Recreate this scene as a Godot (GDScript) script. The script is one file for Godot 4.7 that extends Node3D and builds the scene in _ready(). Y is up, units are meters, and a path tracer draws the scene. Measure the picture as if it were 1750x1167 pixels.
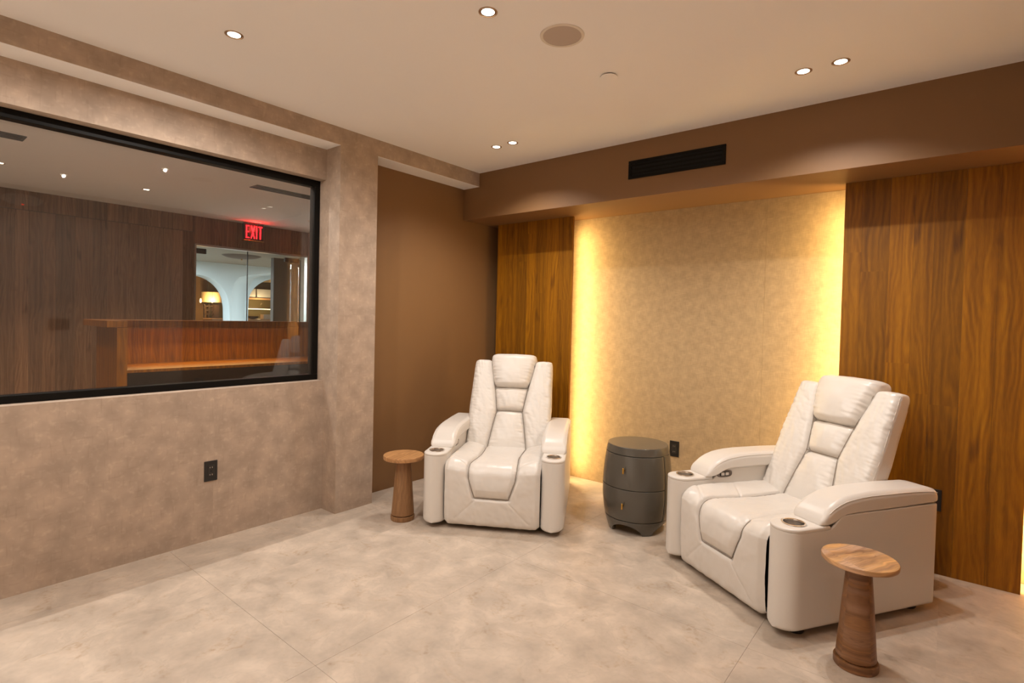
extends Node3D
# A lounge with two white recliners, walled with wood and lit fabric panels, and the neighbouring reception room behind a window.
# x runs along the back wall (right), z towards the viewer, y up; metres.

var M := {}
const CEIL := 2.5

func _ready() -> void:
	_camera_and_light()
	_materials()
	_room()
	_back_wall()
	_window()
	_reception_room()
	_lobby()
	_recliners()
	_stools()
	_barrel()
	_fixtures()

# ---------------------------------------------------------------- camera, sky, exposure
func _camera_and_light() -> void:
	var f := 918.636
	var near := 0.05
	var cam := Camera3D.new()
	cam.name = "camera"
	cam.keep_aspect = Camera3D.KEEP_HEIGHT
	cam.set_frustum(2.0 * near * 583.5 / f, Vector2(0, -18.4305 / f * near), near, 60.0)
	cam.transform = Transform3D(Basis(Vector3.UP, deg_to_rad(39.146178)) * Basis(Vector3.RIGHT, deg_to_rad(-1.267722)) * Basis(Vector3.BACK, deg_to_rad(1.353967)), Vector3(0, 1.3, 0))
	cam.current = true
	add_child(cam)
	var env := Environment.new()
	env.background_mode = Environment.BG_COLOR
	env.background_color = Color(0.02, 0.02, 0.025)
	env.tonemap_mode = Environment.TONE_MAPPER_LINEAR
	env.tonemap_exposure = 1.0
	env.sdfgi_enabled = true
	env.ssao_enabled = true
	env.ssil_enabled = true
	var we := WorldEnvironment.new()
	we.name = "environment"
	we.environment = env
	add_child(we)

const WARM := Color(1.0, 0.94, 0.885)      # linear
const LED := Color(1.0, 0.70, 0.28)       # linear
const E_MAIN := 0.66
const E_PAIR := 1.05
const E_NEXT := 1.9
const E_FILL := 3.2  # energy of the added fill lights behind the camera
const E_LED := 1.65

# ---------------------------------------------------------------- small helpers
func lin(r: float, g: float, b: float, a := 1.0) -> Color:
	return Color(r, g, b, a).linear_to_srgb()

func tag(o: Node, label: String, category: String, group := "", kind := "") -> Node:
	o.set_meta("label", label)
	o.set_meta("category", category)
	if group: o.set_meta("group", group)
	if kind: o.set_meta("kind", kind)
	return o

func numbered(called: String) -> String:
	if not has_node(NodePath(called)): return called
	var i := 1
	while has_node(NodePath("%s_%03d" % [called, i])): i += 1
	return "%s_%03d" % [called, i]

func thing(called: String, at := Vector3.ZERO, turn := 0.0) -> Node3D:
	var o := Node3D.new()
	o.name = numbered(called)
	o.position = at
	o.rotation.y = turn
	add_child(o, true)
	return o

func part(called: String, mesh: Mesh, m: Material, parent: Node = null, at := Vector3.ZERO) -> MeshInstance3D:
	var o := MeshInstance3D.new()
	o.mesh = mesh
	o.material_override = null
	for i in mesh.get_surface_count():
		o.set_surface_override_material(i, m)
	o.position = at
	if parent == null:
		o.name = numbered(called)
		add_child(o, true)
	else:
		o.name = called
		var i := 1
		while parent.has_node(NodePath(o.name)):
			o.name = "%s_%03d" % [called, i]
			i += 1
		parent.add_child(o, true)
	return o

# --- mesh arrays: triangles are given counter-clockwise from outside and turned for Godot here
func build(v: PackedVector3Array, tri: PackedInt32Array, uv: PackedVector2Array, n := PackedVector3Array(), auto_out := false) -> ArrayMesh:
	var cnt := v.size()
	if auto_out:
		var c := Vector3.ZERO
		for p in v: c += p
		c /= cnt
		var vol := 0.0
		for i in range(0, tri.size(), 3):
			vol += (v[tri[i]] - c).dot((v[tri[i + 1]] - c).cross(v[tri[i + 2]] - c))
		if vol < 0.0:
			for i in range(0, tri.size(), 3):
				var t := tri[i + 1]
				tri[i + 1] = tri[i + 2]
				tri[i + 2] = t
	if n.is_empty():
		n.resize(cnt)
		for i in range(0, tri.size(), 3):
			var a := v[tri[i]]
			var g := (v[tri[i + 1]] - a).cross(v[tri[i + 2]] - a)
			n[tri[i]] += g
			n[tri[i + 1]] += g
			n[tri[i + 2]] += g
		for i in cnt:
			n[i] = n[i].normalized() if n[i].length_squared() > 1e-22 else Vector3.UP
	var idx := PackedInt32Array()
	idx.resize(tri.size())
	for i in range(0, tri.size(), 3):
		idx[i] = tri[i]
		idx[i + 1] = tri[i + 2]
		idx[i + 2] = tri[i + 1]
	var arr := []
	arr.resize(Mesh.ARRAY_MAX)
	arr[Mesh.ARRAY_VERTEX] = v
	arr[Mesh.ARRAY_NORMAL] = n
	arr[Mesh.ARRAY_TEX_UV] = uv
	arr[Mesh.ARRAY_INDEX] = idx
	var am := ArrayMesh.new()
	am.add_surface_from_arrays(Mesh.PRIMITIVE_TRIANGLES, arr)
	return am

# rows of points; wrap joins the last column to the first; caps close the first and last row
func skin(rows: Array, wrap := true, caps := true, auto_out := true, flip := false) -> ArrayMesh:
	var v := PackedVector3Array()
	var uv := PackedVector2Array()
	var tri := PackedInt32Array()
	var nu: int = rows[0].size()
	var nr := rows.size()
	for r in nr:
		for k in nu:
			v.append(rows[r][k])
			uv.append(Vector2(float(k) / nu, float(r) / (nr - 1)))
	for r in nr - 1:
		for k in (nu if wrap else nu - 1):
			var a := r * nu + k
			var b := r * nu + (k + 1) % nu
			var c := b + nu
			var d := a + nu
			if flip: tri.append_array([a, c, b, a, d, c])
			else: tri.append_array([a, b, c, a, c, d])
	if caps:
		for e in 2:
			var row: Array = rows[0] if e == 0 else rows[nr - 1]
			var c := Vector3.ZERO
			for p in row: c += p
			c /= nu
			var at := v.size()
			v.append(c)
			uv.append(Vector2(0.5, 0.5))
			for k in nu:
				v.append(row[k])
				uv.append(Vector2(float(k) / nu, e))
			for k in nu:
				var p := at + 1 + k
				var q := at + 1 + (k + 1) % nu
				if e == 0: tri.append_array([at, q, p])
				else: tri.append_array([at, p, q])
	return build(v, tri, uv, PackedVector3Array(), auto_out)

func lathe(profile: Array, n := 40, caps := true, arc0 := 0.0, arc1 := TAU) -> ArrayMesh:
	var rows := []
	var whole := absf(arc1 - arc0 - TAU) < 1e-4
	for i in profile.size():
		var ring := []
		for k in (n if whole else n + 1):
			var a := arc0 + (arc1 - arc0) * k / n
			ring.append(Vector3(profile[i].x * sin(a), profile[i].y, profile[i].x * cos(a)))
		rows.append(ring)
		if i > 0 and i < profile.size() - 1:
			var d0: Vector2 = (profile[i] - profile[i - 1]).normalized()
			var d1: Vector2 = (profile[i + 1] - profile[i]).normalized()
			if d0.dot(d1) < 0.75: rows.append(ring)
	return skin(rows, whole, caps and whole)

func tube(pts: Array, r: float, n := 8, closed := false) -> ArrayMesh:
	var rows := []
	var cnt := pts.size()
	var last := Vector3.ZERO
	for i in cnt:
		var a: Vector3 = pts[maxi(i - 1, 0)] if not closed else pts[(i - 1 + cnt) % cnt]
		var b: Vector3 = pts[mini(i + 1, cnt - 1)] if not closed else pts[(i + 1) % cnt]
		var d := (b - a).normalized()
		var s := last
		if s == Vector3.ZERO: s = d.cross(Vector3(0.3, 0.9, 0.2)).normalized()
		s = (s - d * s.dot(d)).normalized()
		last = s
		var t := d.cross(s)
		var ring := []
		for k in n:
			ring.append(pts[i] + (s * cos(TAU * k / n) + t * sin(TAU * k / n)) * r)
		rows.append(ring)
	if closed: rows.append(rows[0])
	return skin(rows, true, not closed)

# box with plain edges, UVs in metres across each face
func box(lo: Vector3, hi: Vector3, uvs := 1.0, uvo := Vector2.ZERO) -> ArrayMesh:
	var v := PackedVector3Array()
	var n := PackedVector3Array()
	var uv := PackedVector2Array()
	var tri := PackedInt32Array()
	for ax in 3:
		for s in [0, 1]:
			var p: Array[Vector3] = []
			var u_ax := (ax + 1) % 3
			var v_ax := (ax + 2) % 3
			for q in [[0, 0], [1, 0], [1, 1], [0, 1]]:
				var w := Vector3.ZERO
				w[ax] = hi[ax] if s == 1 else lo[ax]
				w[u_ax] = hi[u_ax] if q[0] == 1 else lo[u_ax]
				w[v_ax] = hi[v_ax] if q[1] == 1 else lo[v_ax]
				p.append(w)
			var at := v.size()
			var nn := Vector3.ZERO
			nn[ax] = 1.0 if s == 1 else -1.0
			for w in p:
				v.append(w)
				n.append(nn)
				if ax == 0: uv.append(Vector2(w.z, w.y) * uvs + uvo)
				elif ax == 1: uv.append(Vector2(w.x, w.z) * uvs + uvo)
				else: uv.append(Vector2(w.x, w.y) * uvs + uvo)
			if s == 1: tri.append_array([at, at + 1, at + 2, at, at + 2, at + 3])
			else: tri.append_array([at, at + 2, at + 1, at, at + 3, at + 2])
	return build(v, tri, uv, n)

# box with rounded edges, exact normals
func rbox(lo: Vector3, hi: Vector3, r: float, seg := 3) -> ArrayMesh:
	var c := (lo + hi) * 0.5
	var h := (hi - lo) * 0.5
	r = minf(r, minf(h.x, minf(h.y, h.z)))
	var v := PackedVector3Array()
	var n := PackedVector3Array()
	var uv := PackedVector2Array()
	var tri := PackedInt32Array()
	var tick := func(hh: float) -> Array:
		var o := []
		for i in seg + 1: o.append(-hh + r - r * tan(PI / 4 * (1.0 - float(i) / seg)))
		for i in seg + 1: o.append(hh - r + r * tan(PI / 4 * float(i) / seg))
		return o
	for ax in 3:
		var ua := (ax + 1) % 3
		var va := (ax + 2) % 3
		var tu: Array = tick.call(h[ua])
		var tv: Array = tick.call(h[va])
		for s in [-1.0, 1.0]:
			var at := v.size()
			for j in tv.size():
				for i in tu.size():
					var p := Vector3.ZERO
					p[ax] = s * h[ax]
					p[ua] = tu[i]
					p[va] = tv[j]
					var q := Vector3(clampf(p.x, -h.x + r, h.x - r), clampf(p.y, -h.y + r, h.y - r), clampf(p.z, -h.z + r, h.z - r))
					var d := (p - q).normalized()
					v.append(c + q + d * r)
					n.append(d)
					var w := c + p
					uv.append(Vector2(w.z, w.y) if ax == 0 else Vector2(w.x, w.z) if ax == 1 else Vector2(w.x, w.y))
			for j in tv.size() - 1:
				for i in tu.size() - 1:
					var a := at + j * tu.size() + i
					var b := a + 1
					var e := a + tu.size()
					if s > 0: tri.append_array([a, b, e + 1, a, e + 1, e])
					else: tri.append_array([a, e + 1, b, a, e, e + 1])
	return build(v, tri, uv, n)

func join(list: Array) -> ArrayMesh:
	var st := SurfaceTool.new()
	st.begin(Mesh.PRIMITIVE_TRIANGLES)
	for m in list:
		if m is Array: st.append_from(m[0], 0, m[1])
		else: st.append_from(m, 0, Transform3D.IDENTITY)
	return st.commit()

func moved(m: Mesh, at: Vector3, b := Basis.IDENTITY) -> Array:
	return [m, Transform3D(b, at)]

# rounded rectangle ring in 2D (x, y), counter-clockwise, 4*(k+1) points
func rrect(x0: float, x1: float, y0: float, y1: float, rt: float, rb: float, k := 4) -> Array:
	var o := []
	rt = minf(rt, minf((x1 - x0) * 0.5, (y1 - y0) * 0.5))
	rb = minf(rb, minf((x1 - x0) * 0.5, (y1 - y0) * 0.5))
	for cnr in [[x1 - rb, y0 + rb, -PI / 2, rb], [x1 - rt, y1 - rt, 0.0, rt], [x0 + rt, y1 - rt, PI / 2, rt], [x0 + rb, y0 + rb, PI, rb]]:
		for i in k + 1:
			var a: float = cnr[2] + PI / 2 * i / k
			o.append(Vector2(cnr[0] + cos(a) * cnr[3], cnr[1] + sin(a) * cnr[3]))
	return o

func table(t: Array, x: float) -> float:
	if x <= t[0].x: return t[0].y
	for i in t.size() - 1:
		if x <= t[i + 1].x:
			return lerpf(t[i].y, t[i + 1].y, (x - t[i].x) / maxf(t[i + 1].x - t[i].x, 1e-6))
	return t[t.size() - 1].y

# ---------------------------------------------------------------- materials
func mat(called: String, c: Color, rough := 0.6, metal := 0.0, spec := 0.5) -> StandardMaterial3D:
	var m := StandardMaterial3D.new()
	m.resource_name = called
	m.albedo_color = c
	m.roughness = rough
	m.metallic = metal
	m.metallic_specular = spec
	M[called] = m
	return m

func noise(seed_: int, freq: float, oct := 3, kind := FastNoiseLite.TYPE_SIMPLEX_SMOOTH) -> FastNoiseLite:
	var n := FastNoiseLite.new()
	n.seed = seed_
	n.frequency = freq
	n.noise_type = kind
	n.fractal_octaves = oct
	if oct <= 1: n.fractal_type = FastNoiseLite.FRACTAL_NONE
	return n

func picture(w: int, h: int, f: Callable) -> ImageTexture:
	var bytes := PackedByteArray()
	bytes.resize(w * h * 3)
	var i := 0
	for y in h:
		for x in w:
			var c: Vector3 = f.call(x, y)
			bytes[i] = int(clampf(c.x, 0, 1) * 255.0)
			bytes[i + 1] = int(clampf(c.y, 0, 1) * 255.0)
			bytes[i + 2] = int(clampf(c.z, 0, 1) * 255.0)
			i += 3
	return ImageTexture.create_from_image(Image.create_from_data(w, h, false, Image.FORMAT_RGB8, bytes))

func tri_world(m: StandardMaterial3D, metres: float, off := Vector3.ZERO) -> void:
	m.uv1_triplanar = true
	m.uv1_world_triplanar = true
	m.uv1_scale = Vector3.ONE / metres
	m.uv1_offset = off

func relief(m: StandardMaterial3D, seed_: int, freq: float, strength: float, oct := 3) -> void:
	var t := NoiseTexture2D.new()
	t.width = 256
	t.height = 256
	t.seamless = true
	t.as_normal_map = true
	t.bump_strength = strength
	t.noise = noise(seed_, freq, oct)
	m.normal_enabled = true
	m.normal_texture = t

func _materials() -> void:
	mat("ceiling_paint", lin(0.90, 0.88, 0.86), 0.9, 0.0, 0.3)
	mat("brown_paint", lin(0.23, 0.118, 0.046), 0.5)
	mat("black_metal", lin(0.006, 0.005, 0.004), 0.5, 0.0, 0.25)
	mat("black_plastic", lin(0.014, 0.012, 0.011), 0.35)
	mat("slot_dark", lin(0.004, 0.004, 0.004), 0.8)
	mat("chrome", lin(0.80, 0.76, 0.72), 0.20, 1.0)
	mat("cup_steel", lin(0.80, 0.75, 0.70), 0.28, 1.0)
	mat("brass", lin(0.62, 0.36, 0.08), 0.25, 1.0)
	mat("white_plastic", lin(0.72, 0.66, 0.58), 0.5)
	mat("grille", lin(0.50, 0.42, 0.36), 0.8)
	mat("trim_bronze", lin(0.40, 0.26, 0.16), 0.35, 0.6)
	mat("trim_cone", lin(0.20, 0.11, 0.06), 0.4, 0.5)
	mat("backing_board", lin(0.62, 0.52, 0.38), 0.7)
	mat("grout", lin(0.58, 0.49, 0.40), 0.9)
	mat("foot_dark", lin(0.02, 0.016, 0.013), 0.5)
	mat("switch_grey", lin(0.16, 0.13, 0.11), 0.3, 0.7)
	mat("switch_key", lin(0.60, 0.55, 0.50), 0.4)
	mat("thread_shade", lin(0.20, 0.145, 0.10), 0.8)  # brown of the stitches, also drawn as seam shade
	mat("piping", lin(0.72, 0.66, 0.59), 0.45)
	mat("aluminium", lin(0.55, 0.48, 0.42), 0.35, 0.7)
	mat("steel_rod", lin(0.6, 0.58, 0.55), 0.2, 1.0)
	mat("lacquer", lin(0.080, 0.071, 0.056), 0.26)
	M.lacquer.clearcoat_enabled = true
	M.lacquer.clearcoat = 0.5
	M.lacquer.clearcoat_roughness = 0.12
	mat("lacquer_gap", lin(0.02, 0.016, 0.012), 0.6)
	# leather
	var le := mat("leather", lin(0.71, 0.66, 0.60), 0.33)
	relief(le, 5, 0.09, 2.0, 3)
	tri_world(le, 0.16)
	le.uv1_world_triplanar = false
	le.normal_scale = 0.07
	# plaster with short brushed strokes
	var na := noise(11, 0.012, 4)
	var nb := noise(12, 0.05, 3)
	var nh := noise(13, 0.03, 2)
	var pt := picture(640, 640, func(x: int, y: int) -> Vector3:
		var t := na.get_noise_2d(x, y) * 0.09
		var s1 := nh.get_noise_2d(x * 0.5, y * 4.0)
		var s2 := nh.get_noise_2d(x * 4.0 + 900.0, y * 0.5)
		var k := -maxf(0.0, s1 - 0.38) * 0.09 - maxf(0.0, s2 - 0.38) * 0.09 + maxf(0.0, nb.get_noise_2d(x, y) - 0.2) * 0.10
		var b := 0.86 + t + k
		return Vector3(b, b * (0.985 + k * 0.10), b * (0.965 + k * 0.16)))
	var pl := mat("plaster", lin(0.60, 0.47, 0.37), 0.75)
	pl.albedo_texture = pt
	tri_world(pl, 1.3)
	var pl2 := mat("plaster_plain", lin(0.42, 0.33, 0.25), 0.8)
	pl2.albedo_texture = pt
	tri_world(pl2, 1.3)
	mat("white_plaster", lin(0.78, 0.72, 0.65), 0.85)
	# stone floor
	var fa := noise(21, 0.006, 5)
	var fb := noise(22, 0.016, 5)
	var fc := noise(23, 0.09, 3)
	var ft := picture(1024, 1024, func(x: int, y: int) -> Vector3:
		var wx := x + fa.get_noise_2d(x, y) * 60.0
		var wy := y + fa.get_noise_2d(x + 500.0, y) * 60.0
		var t := fb.get_noise_2d(wx, wy * 1.3)
		var vein := maxf(0.0, 1.0 - absf(t) * 14.0)
		var patch := fa.get_noise_2d(x * 1.6 + 3000.0, y * 1.6)
		var fine := fc.get_noise_2d(x, y)
		var b := 0.885 + patch * 0.10 + t * 0.05 - vein * 0.035 * clampf(patch * 3.0 + 0.6, 0.0, 1.0) + fine * 0.018
		var dark := maxf(0.0, fb.get_noise_2d(wx * 0.8 + 4000.0, wy) - 0.18) * clampf(0.3 + fine, 0.0, 1.0)
		b -= dark * 0.24
		return Vector3(b, b * (0.985 - dark * 0.10), b * (0.965 - dark * 0.22)))
	var fl := mat("stone", lin(0.66, 0.56, 0.465), 0.50, 0.0, 0.4)
	fl.albedo_texture = ft
	tri_world(fl, 2.6)
	# woven wallcovering
	var ta := noise(31, 0.11, 2)
	var tb := noise(32, 0.02, 3)
	var wt := picture(640, 640, func(x: int, y: int) -> Vector3:
		var h := ta.get_noise_2d(x * 0.22, y * 3.2)
		var v := ta.get_noise_2d(x * 3.2 + 700.0, y * 0.22)
		var b := 0.86 + h * 0.05 + v * 0.05 + tb.get_noise_2d(x, y) * 0.05
		return Vector3(b, b * 0.985, b * 0.96))
	var wv := mat("weave", lin(0.59, 0.435, 0.262), 0.8, 0.0, 0.3)
	wv.albedo_texture = wt
	tri_world(wv, 1.0)
	# wood grain: u across 0.6 m, v along 2.4 m
	var w1 := noise(41, 1.0, 3)
	var w2 := noise(42, 1.0, 2)
	var grain := func(x: int, y: int) -> Vector3:
		var u := x / 512.0 * 0.6
		var v := y / 1024.0 * 2.4
		var d := u + w1.get_noise_2d(u * 5.0, v * 1.1) * 0.055
		var ring := sin(TAU * d * 34.0 + w2.get_noise_2d(u * 2.0, v * 0.5) * 5.0)
		var band := w1.get_noise_2d(u * 26.0 + 40.0, v * 0.7)
		var pore := w2.get_noise_2d(u * 420.0, v * 14.0)
		var b := 0.74 + 0.075 * ring * (0.5 + 0.5 * w2.get_noise_2d(u * 9.0, v * 1.3 + 9.0)) + 0.12 * band + 0.06 * pore
		var knot := maxf(0.0, w2.get_noise_2d(u * 9.0 + 77.0, v * 2.4) - 0.55) * 0.5
		b -= knot
		return Vector3(b, b * (0.80 + 0.22 * b), b * (0.62 + 0.40 * b))
	var gt := picture(512, 1024, grain)
	var tones := [1.0, 0.86, 1.10, 0.93, 0.78]
	for i in 5:
		var w := mat("wood_%d" % i, lin(0.52 * tones[i], 0.212 * tones[i], 0.003 * tones[i]), 0.5, 0.0, 0.4)
		w.albedo_texture = gt
		w.uv1_scale = Vector3(1.0 / 0.6, 1.0 / 2.4, 1)
		var wt2: float = [1.0, 0.72, 1.22, 0.86, 1.08][i]
		var g := mat("walnut_%d" % i, lin(0.46 * wt2, 0.255 * wt2, 0.140 * wt2), 0.5)
		g.albedo_texture = gt
		g.uv1_scale = Vector3(1.0 / 0.6, 1.0 / 2.4, 1)
	var dw := mat("desk_wood", lin(0.42, 0.145, 0.003), 0.45, 0.0, 0.35)
	dw.albedo_texture = gt
	dw.uv1_triplanar = true
	dw.uv1_scale = Vector3(1.0 / 0.6, 1.0 / 2.4, 1.0 / 0.6)
	# banded sandstone of the stools
	var sa := noise(51, 1.0, 3)
	var sb := noise(52, 1.0, 2)
	var stone := func(x: int, y: int, warp: float, veins: float) -> Vector3:
		var u := x / 512.0
		var v := y / 512.0
		var q := v * 3.2 + sa.get_noise_2d(u * 1.4, v * 1.6) * warp + u * 0.55
		var s := sb.get_noise_2d(u * 0.9 + 3.0, q * 2.2) * 0.9 + 0.5
		var fine := sb.get_noise_2d(u * 2.5 + sa.get_noise_2d(u * 3.0, v * 3.0) * 0.5, q * 10.0)
		var pale := clampf(sb.get_noise_2d(u * 0.8 + 9.0, q * 1.5 + 5.0) * 2.2 + 0.25, 0.0, 1.0)
		var c := Vector3(0.66, 0.50, 0.36).lerp(Vector3(0.88, 0.68, 0.44), clampf(s, 0.0, 1.0))
		c = c.lerp(Vector3(0.84, 0.70, 0.60), pale * 0.75)
		c *= 0.93 + 0.14 * fine
		var line := maxf(0.0, 1.0 - absf(sa.get_noise_2d(u * 0.7 + 20.0, q * 1.3)) * 26.0)
		return c.lerp(Vector3(0.40, 0.25, 0.17), line * veins)
	var sst := picture(512, 512, stone.bind(0.16, 0.35))
	var sst2 := picture(512, 512, stone.bind(0.75, 0.5))
	var ss := mat("sandstone", lin(1.0, 0.98, 0.96), 0.42)
	ss.albedo_texture = sst
	ss.uv1_triplanar = true
	ss.uv1_scale = Vector3(2.6, 2.6, 2.6)
	ss.uv1_offset = Vector3(0.2, 0.1, 0.35)
	var ss1 := mat("sandstone_stem", lin(0.44, 0.34, 0.26), 0.36)
	ss1.albedo_texture = sst2
	ss1.uv1_triplanar = true
	ss1.uv1_scale = Vector3(2.2, 3.0, 2.2)
	# timber of the far stool
	var tw := mat("stool_wood_top", lin(0.90, 0.50, 0.22), 0.42)
	tw.albedo_texture = gt
	tw.uv1_triplanar = true
	tw.uv1_scale = Vector3(2.2, 2.2, 0.6)
	var tw2 := mat("stool_wood_stem", lin(0.50, 0.27, 0.12), 0.5)
	tw2.albedo_texture = gt
	tw2.uv1_triplanar = true
	tw2.uv1_scale = Vector3(3.4, 0.9, 3.4)
	# glass
	var gl := mat("glass", Color(0.82, 0.8, 0.76, 0.01), 0.0, 0.0, 0.5)
	gl.transparency = BaseMaterial3D.TRANSPARENCY_ALPHA
	glow("lamp_glow", Color(1.0, 0.86, 0.66), 9.0)
	glow("led_glow", Color(1.0, 0.80, 0.42), 5.0)
	glow("exit_glow", Color(1.0, 0.02, 0.03), 2.2)
	glow("bulb_glow", Color(1.0, 0.66, 0.28), 6.0)
	glow("red_led", Color(1.0, 0.05, 0.02), 6.0)
	mat("blue_plaster", lin(0.60, 0.70, 0.74), 0.8)
	mat("grey_ceiling", lin(0.22, 0.20, 0.16), 0.8)
	mat("amber_wall", lin(0.42, 0.26, 0.11), 0.7)
	mat("cream_shade", lin(0.62, 0.52, 0.32), 0.7)
	M.cream_shade.backlight_enabled = true
	M.cream_shade.backlight = lin(0.4, 0.3, 0.15)
	mat("pale_panel", lin(0.55, 0.55, 0.54), 0.6)
	mat("marble_grey", lin(0.11, 0.105, 0.085), 0.35)
	mat("dark_walnut", lin(0.05, 0.035, 0.022), 0.6)
	mat("dark_brown", lin(0.045, 0.026, 0.014), 0.6)
	mat("olive_wall", lin(0.10, 0.075, 0.02), 0.7)
	mat("flower_red", lin(0.6, 0.10, 0.12), 0.7)
	mat("paper", lin(0.62, 0.50, 0.38), 0.8)
	mat("counter_top", lin(0.40, 0.22, 0.11), 0.4)

func glow(called: String, c: Color, e: float) -> void:
	var m := mat(called, lin(c.r, c.g, c.b), 0.5)
	m.emission_enabled = true
	m.emission = c.linear_to_srgb()
	m.emission_energy_multiplier = e

# ---------------------------------------------------------------- room shell
const XL := -3.23      # window wall
const XR := 0.46        # opposite wall
const ZB := -3.80      # back wall
const ZF := 2.40       # wall behind the camera

func _room() -> void:
	var fl := tag(part("floor", box(Vector3(-3.26, -0.16, ZB), Vector3(XR, -0.012, ZF)), M.grout), "pale beige stone tile floor under both white recliners", "floor", "", "structure")
	var xs := [-3.2601, -2.97, -1.78, -0.592, XR]
	var zs := [ZB, -3.46, -2.27, -1.08, 0.11, 1.30, ZF]
	for i in xs.size() - 1:
		for j in zs.size() - 1:
			part("tile", rbox(Vector3(xs[i] + 0.0004, -0.0125, zs[j] + 0.0004), Vector3(xs[i + 1] - 0.0004, 0.0, zs[j + 1] - 0.0004), 0.0004, 1), M.stone, fl)
	tag(part("ceiling", box(Vector3(-3.44, CEIL, ZB - 0.15), Vector3(XR + 0.15, CEIL + 0.15, ZF + 0.15)), M.ceiling_paint), "smooth off-white painted ceiling with recessed downlights over the recliners", "ceiling", "", "structure")
	# window wall: below the sill, above the head, far reveal
	var zr := -1.985
	tag(part("wall_left", join([
		box(Vector3(-3.40, -0.16, zr), Vector3(XL, 0.860, ZF + 0.15)),
		box(Vector3(-3.40, 2.190, zr), Vector3(XL, CEIL, ZF + 0.15)),
		box(Vector3(-3.40, 0.860, 0.95), Vector3(XL, 2.190, ZF + 0.15))]), M.plaster), "mottled tan plaster wall around the black-framed interior window", "wall", "", "structure")
	tag(part("pillar", box(Vector3(-3.40, -0.16, -2.274), Vector3(-3.068, CEIL, zr)), M.plaster), "mottled tan plaster pillar between window and brown alcove", "pillar", "", "structure")
	tag(part("trim_1", join([box(Vector3(-3.231, 2.390, zr), Vector3(-3.068, CEIL, ZF)), box(Vector3(-3.26, 2.390, -3.295), Vector3(-3.068, CEIL, -2.274))]), M.plaster), "shallow tan plaster ceiling beam running above window and alcove", "beam", "", "structure")
	tag(part("trim_2", join([box(Vector3(-3.2295, 2.388, zr + 0.001), Vector3(-3.0685, 2.3905, ZF)), box(Vector3(-3.2449, 2.388, -3.2949), Vector3(-3.0685, 2.3905, -2.275))]), M.ceiling_paint), "off-white underside of the plaster ceiling beam", "trim", "", "structure")  # paler than the face of the beam
	tag(part("wall_alcove", box(Vector3(-3.40, -0.16, ZB), Vector3(-3.245, CEIL, -2.274)), M.brown_paint), "plain matt brown painted wall of the corner alcove", "wall", "", "structure")
	tag(part("soffit", box(Vector3(-3.26, 2.128, ZB), Vector3(XR, CEIL, -3.295)), M.brown_paint), "brown painted soffit box with black vent above the fabric wall", "soffit", "", "structure")
	tag(part("wall_right", box(Vector3(XR, -0.16, ZB), Vector3(XR + 0.15, CEIL, -2.274)), M.brown_paint), "brown painted wall at the right end of the wood panel, just outside the frame", "wall", "", "structure")
	tag(part("wall_right", box(Vector3(XR, -0.16, -2.274), Vector3(XR + 0.15, CEIL, ZF + 0.15)), M.plaster), "tan plaster wall opposite the window, outside the frame", "wall", "", "structure")
	tag(part("wall_front", box(Vector3(-3.40, -0.16, ZF), Vector3(XR + 0.15, CEIL, ZF + 0.15)), M.white_plaster), "off-white plaster wall behind the camera", "wall", "", "structure")

func planks(parent: Node3D, x0: float, x1: float, y0: float, y1: float, z0: float, z1: float, seed_: int, kind: String, wmin := 0.07, wmax := 0.15) -> void:
	var rng := RandomNumberGenerator.new()
	rng.seed = seed_
	var x := x0
	var last := -1
	while x < x1 - 0.001:
		var w := rng.randf_range(wmin, wmax)
		if x + w > x1 - 0.04: w = x1 - x
		var t := rng.randi_range(0, 4)
		if t == last: t = (t + 1) % 5
		last = t
		var m := box(Vector3(x + 0.0002, y0, z0), Vector3(x + w - 0.0002, y1, z1), 1.0, Vector2(rng.randf() * 3.0, rng.randf() * 5.0))
		part("plank", m, M["%s_%d" % [kind, t]], parent)
		x += w

func led_strip(at: Vector3, side: float, h: float, label: String, boost := 1.0) -> void:
	# a lit LED profile on the back of a panel's edge, shining onto the fabric behind it
	var t := thing("led_strip", at)
	tag(t, label, "strip light", "LED strips behind the wood panels")
	part("channel", box(Vector3(-0.014, 0.0, 0.0), Vector3(0.014, h, 0.010)), M.aluminium, t)
	part("diffuser", rbox(Vector3(-0.010, 0.004, -0.005), Vector3(0.010, h - 0.004, 0.002), 0.003, 2), M.led_glow, t)
	var a := AreaLight3D.new()
	a.name = "led_light"
	a.area_size = Vector2(0.018, h - 0.02)
	a.light_color = LED.linear_to_srgb()
	a.light_energy = E_LED * boost
	a.shadow_enabled = true
	a.position = Vector3(0.004 * side, h * 0.5, -0.009)
	a.rotation.y = -0.95 * side
	t.add_child(a)

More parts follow.
